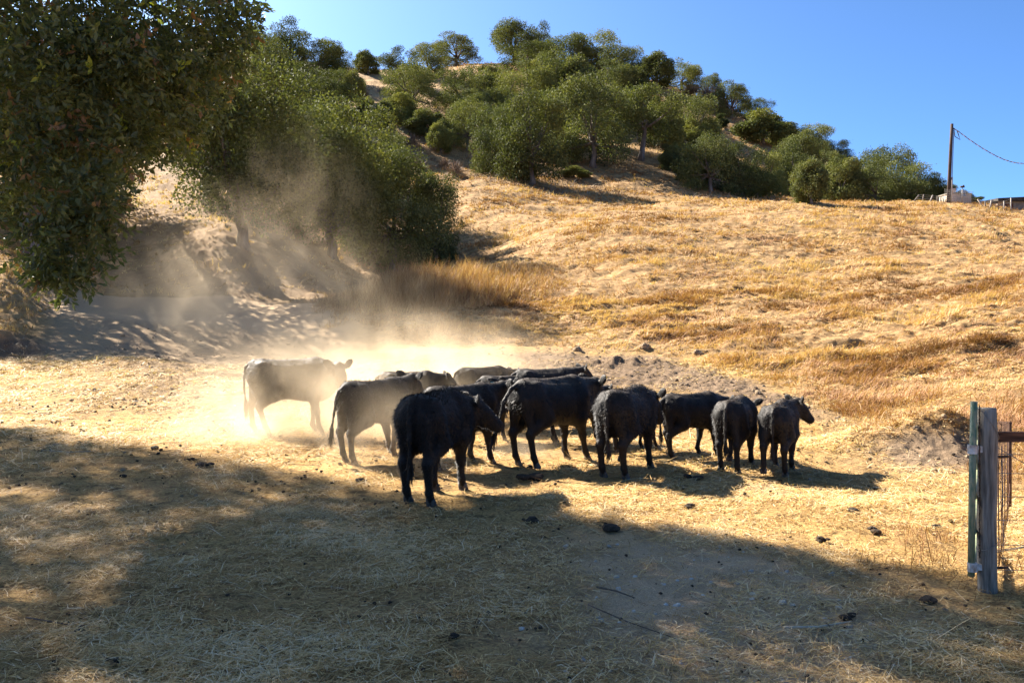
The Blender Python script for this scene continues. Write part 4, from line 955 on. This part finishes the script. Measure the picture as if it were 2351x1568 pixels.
def bits():
    dm = [lump_mesh('dung', 300 + k, M['dung'], .55, 4) for k in range(4)]; sm = [lump_mesh('stone', 320 + k, M['stone'], .6, 1, .15) for k in range(3)]; rm = [lump_mesh('rock', 330 + k, M['clod'], .8, 3, .4) for k in range(2)]
    D = [(355, 1032, 18, 'dung lump at the left shade edge, left of the pair'), (463, 1072, 26, 'larger dark dung lump just inside the left shade edge'), (440, 1060, 14, 'small dung lump beside the larger dark lump'), (285, 1098, 14, 'round brown dung lump in the left shade'), (182, 1020, 12, 'small dung lump on the far left straw'), (190, 1452, 26, 'black dung lump at the bottom left'), (262, 1533, 26, 'flat black dung lying at the bottom edge, left'), (828, 1110, 22, 'dung lump on the sunlit straw left of the nearest cow'), (762, 1113, 10, 'tiny dung lump left of the nearest cow'),
         (1228, 1102, 38, 'broad black dung pat in front of the smooth big cow'), (1218, 1076, 14, 'dark clod at the hind hooves of the smooth big cow'), (1218, 1203, 30, 'black dung just inside the tree shade at centre'), (1402, 1222, 40, 'wide brown dung pat in the tree shade at centre right'), (1602, 1104, 26, 'dark dung under the shadow of the long-tailed cow'), (1790, 1110, 12, 'dung lump below the rightmost calf'), (1580, 1168, 22, 'dung lump on sunlit straw below the centre cows'), (1960, 1178, 24, 'dung pat on the bright straw right of the calves'), (2012, 1226, 24, 'dung pat low on the bright straw towards the gate'), (1886, 1248, 22, 'dung heap near the shade edge on the right'), (2148, 1215, 18, 'dung lump close left of the gate'), (2132, 1386, 36, 'large black dung lump in the shade left of the post'), (1940, 1425, 26, 'elongated black dung in the right foreground shade'), (1040, 1472, 20, 'small black dung at the bottom centre'), (605, 1500, 20, 'black dung crumb near the bottom left stones'), (2182, 1205, 12, 'small dung crumb beside the gate')]
    for i, (u, v, wpx, lab) in enumerate(D):
        P = ground_at(u, v, 3.2); s = wpx / FPX * P.y * .66; P.z += .012; o = obj('dung', dm[i % 4], None, P); o.scale = (s, s, s * .8); o.rotation_euler.z = i * 1.3; tag(o, lab, 'dung', 'dung scattered on the pen')
    S = [(2235, 1546, 34, 'largest white stone at the bottom right corner'), (1797, 1388, 26, 'pale oval stone in the middle of the gravel'), (1926, 1402, 22, 'pale flat stone in the right foreground'), (1300, 1546, 18, 'white stone at the bottom centre'), (1926, 1389, 14, 'small pale stone above the flat one'), (696, 1472, 12, 'small white stone at the bottom left'), (1612, 1454, 18, 'grey stone left of the elongated dung'), (762, 1350, 10, 'tiny white stone in the left shade'), (1415, 1330, 20, 'grey stone near the shade centre')]
    for i, (u, v, wpx, lab) in enumerate(S):
        P = ground_at(u, v, 3.2); s = wpx / FPX * P.y * .55; o = obj('stone', sm[i % 3], None, P); o.scale = (s, s * .8, s * .8); o.rotation_euler.z = i * .9; tag(o, lab, 'stone', 'pale stones on the ground')
    K = [(1741, 906, 20, 'single rock lying right of the earth apron'), (1480, 800, 34, 'biggest earth boulder at the foot of the grassy hill'), (1325, 806, 30, 'earth boulder at the foot of the hill, left of the biggest'), (1600, 812, 26, 'earth boulder on the hill foot, right of the biggest')]
    for i, (u, v, wpx, lab) in enumerate(K):
        P = ground_at(u, v, 12); s = wpx / FPX * P.y * .45; P.z -= s * .15; o = obj('rock', rm[i % 2], None, P); o.scale = (s, s, s * .9); o.rotation_euler.z = i * 2.1; tag(o, lab, 'rock', 'earth boulders at the hill foot')
    T = [((1370, 1362), (1415, 1368), (1458, 1387), .006, 'stick', 'dark curved stick in the centre right foreground'), ((95, 1037), (160, 1042), (215, 1040), .008, 'palestick', 'long pale stick on the left straw'), ((835, 1502), (855, 1492), (885, 1484), .006, 'palestick', 'short pale stick at the bottom, left of centre'), ((1800, 1452), (1880, 1448), (1955, 1442), .007, 'palestick', 'pale stick lying across the right foreground dirt'), ((1350, 1400), (1440, 1440), (1550, 1475), .004, 'stick', 'thin dark twig trailing across the bottom centre'), ((60, 1430), (120, 1440), (160, 1445), .005, 'stick', 'thin dark stick at the lower left')]
    for a, b, c, rr, mt, lab in T:
        q = [np.array(ground_at(*k, 3.2)) + (0, 0, .02) for k in (a, b, c)]; J = Join(); o0 = q[0].copy(); J.tube([k - o0 for k in (q[0], (q[0] + q[1]) / 2, q[1], (q[1] + q[2]) / 2, q[2])], [rr * 1.2, rr, rr, rr * .8, rr * .4], 6)
        o = obj('stick', J.mesh('stick', M[mt]), None, o0); tag(o, lab, 'stick')
bits()
# ------------------------------------------------------------------ dust
def dust():
    s = Nodes('dust'); p = s.n('TexCoord').outputs['Object']; wp = s.n('NewGeometry').outputs['Position']
    ln = s.n('VectorMath', operation='LENGTH', i={0: p}).outputs['Value']
    fall = s.math('SUBTRACT', 1, s.math('MULTIPLY', ln, ln), True); fall = s.math('MULTIPLY', fall, fall)
    n = s.noise(.7, 3.5, s.n('Mapping', i={'Vector': wp, 'Scale': (1.25, 1, .8), 'Rotation': (0, R(25), 0)}).outputs[0], .62, 1.1)
    nn = s.math('POWER', s.math('MULTIPLY', s.math('SUBTRACT', n, .40), 4.5, True), 1.25)
    a = s.n('Attribute', attribute_type='OBJECT', attribute_name='density').outputs['Fac']
    dn = s.math('MULTIPLY', s.math('MULTIPLY', fall, nn), a)
    v = s.n('VolumePrincipled', i={'Color': (.95, .77, .54, 1), 'Density': dn, 'Anisotropy': .45})
    s.t.links.new(v.outputs[0], s.out.inputs['Volume'])
    a_, b_ = 24, 12; V = []
    for i in range(1, b_):
        for j in range(a_): t = math.pi * i / b_; V.append((math.sin(t) * math.cos(2 * math.pi * j / a_), math.sin(t) * math.sin(2 * math.pi * j / a_), math.cos(t)))
    nV = len(V); V += [(0, 0, 1), (0, 0, -1)]
    Q = np.array([(i * a_ + j, (i + 1) * a_ + j, (i + 1) * a_ + (j + 1) % a_, i * a_ + (j + 1) % a_) for i in range(b_ - 2) for j in range(a_)])
    T = np.array([(nV, j, (j + 1) % a_) for j in range(a_)] + [(nV + 1, (b_ - 2) * a_ + (j + 1) % a_, (b_ - 2) * a_ + j) for j in range(a_)])
    me = mesh_np('dust', np.array(V), [Q, T], s.m, None, True)
    for (u, v, d, rx, ry, rz, den) in [(690, 970, 12.6, 2.5, 1.7, 1.35, .72), (900, 920, 14.4, 2.8, 1.8, 1.3, .52), (1100, 880, 15.5, 2.4, 2.0, 1.15, .46), (820, 860, 19, 4.8, 3.2, 1.7, .16), (540, 650, 25, 3.8, 2.6, 3.4, .11), (690, 550, 30, 3.4, 2.6, 4.8, .036), (860, 1010, 10.0, 1.3, .7, .9, .55), (960, 800, 23, 4.2, 3.5, 1.5, .16), (1190, 1045, 10.8, .8, .5, .35, .6), (690, 1010, 12.2, 2.2, 1.2, .7, 1.0), (1000, 960, 12.9, 2.2, 1.2, .8, .5), (600, 720, 24, 6.5, 4.5, 3.0, .06), (700, 930, 11.4, 1.7, .9, 1.0, .42)]:
        o = obj('dust_cloud', me, None, at(u, v, d)); o.scale = (rx, ry, rz); o['density'] = den; tag(o, 'pale backlit dust hanging over the cattle and drifting up the draw', 'dust', 'drifting dust', 'stuff')
dust()
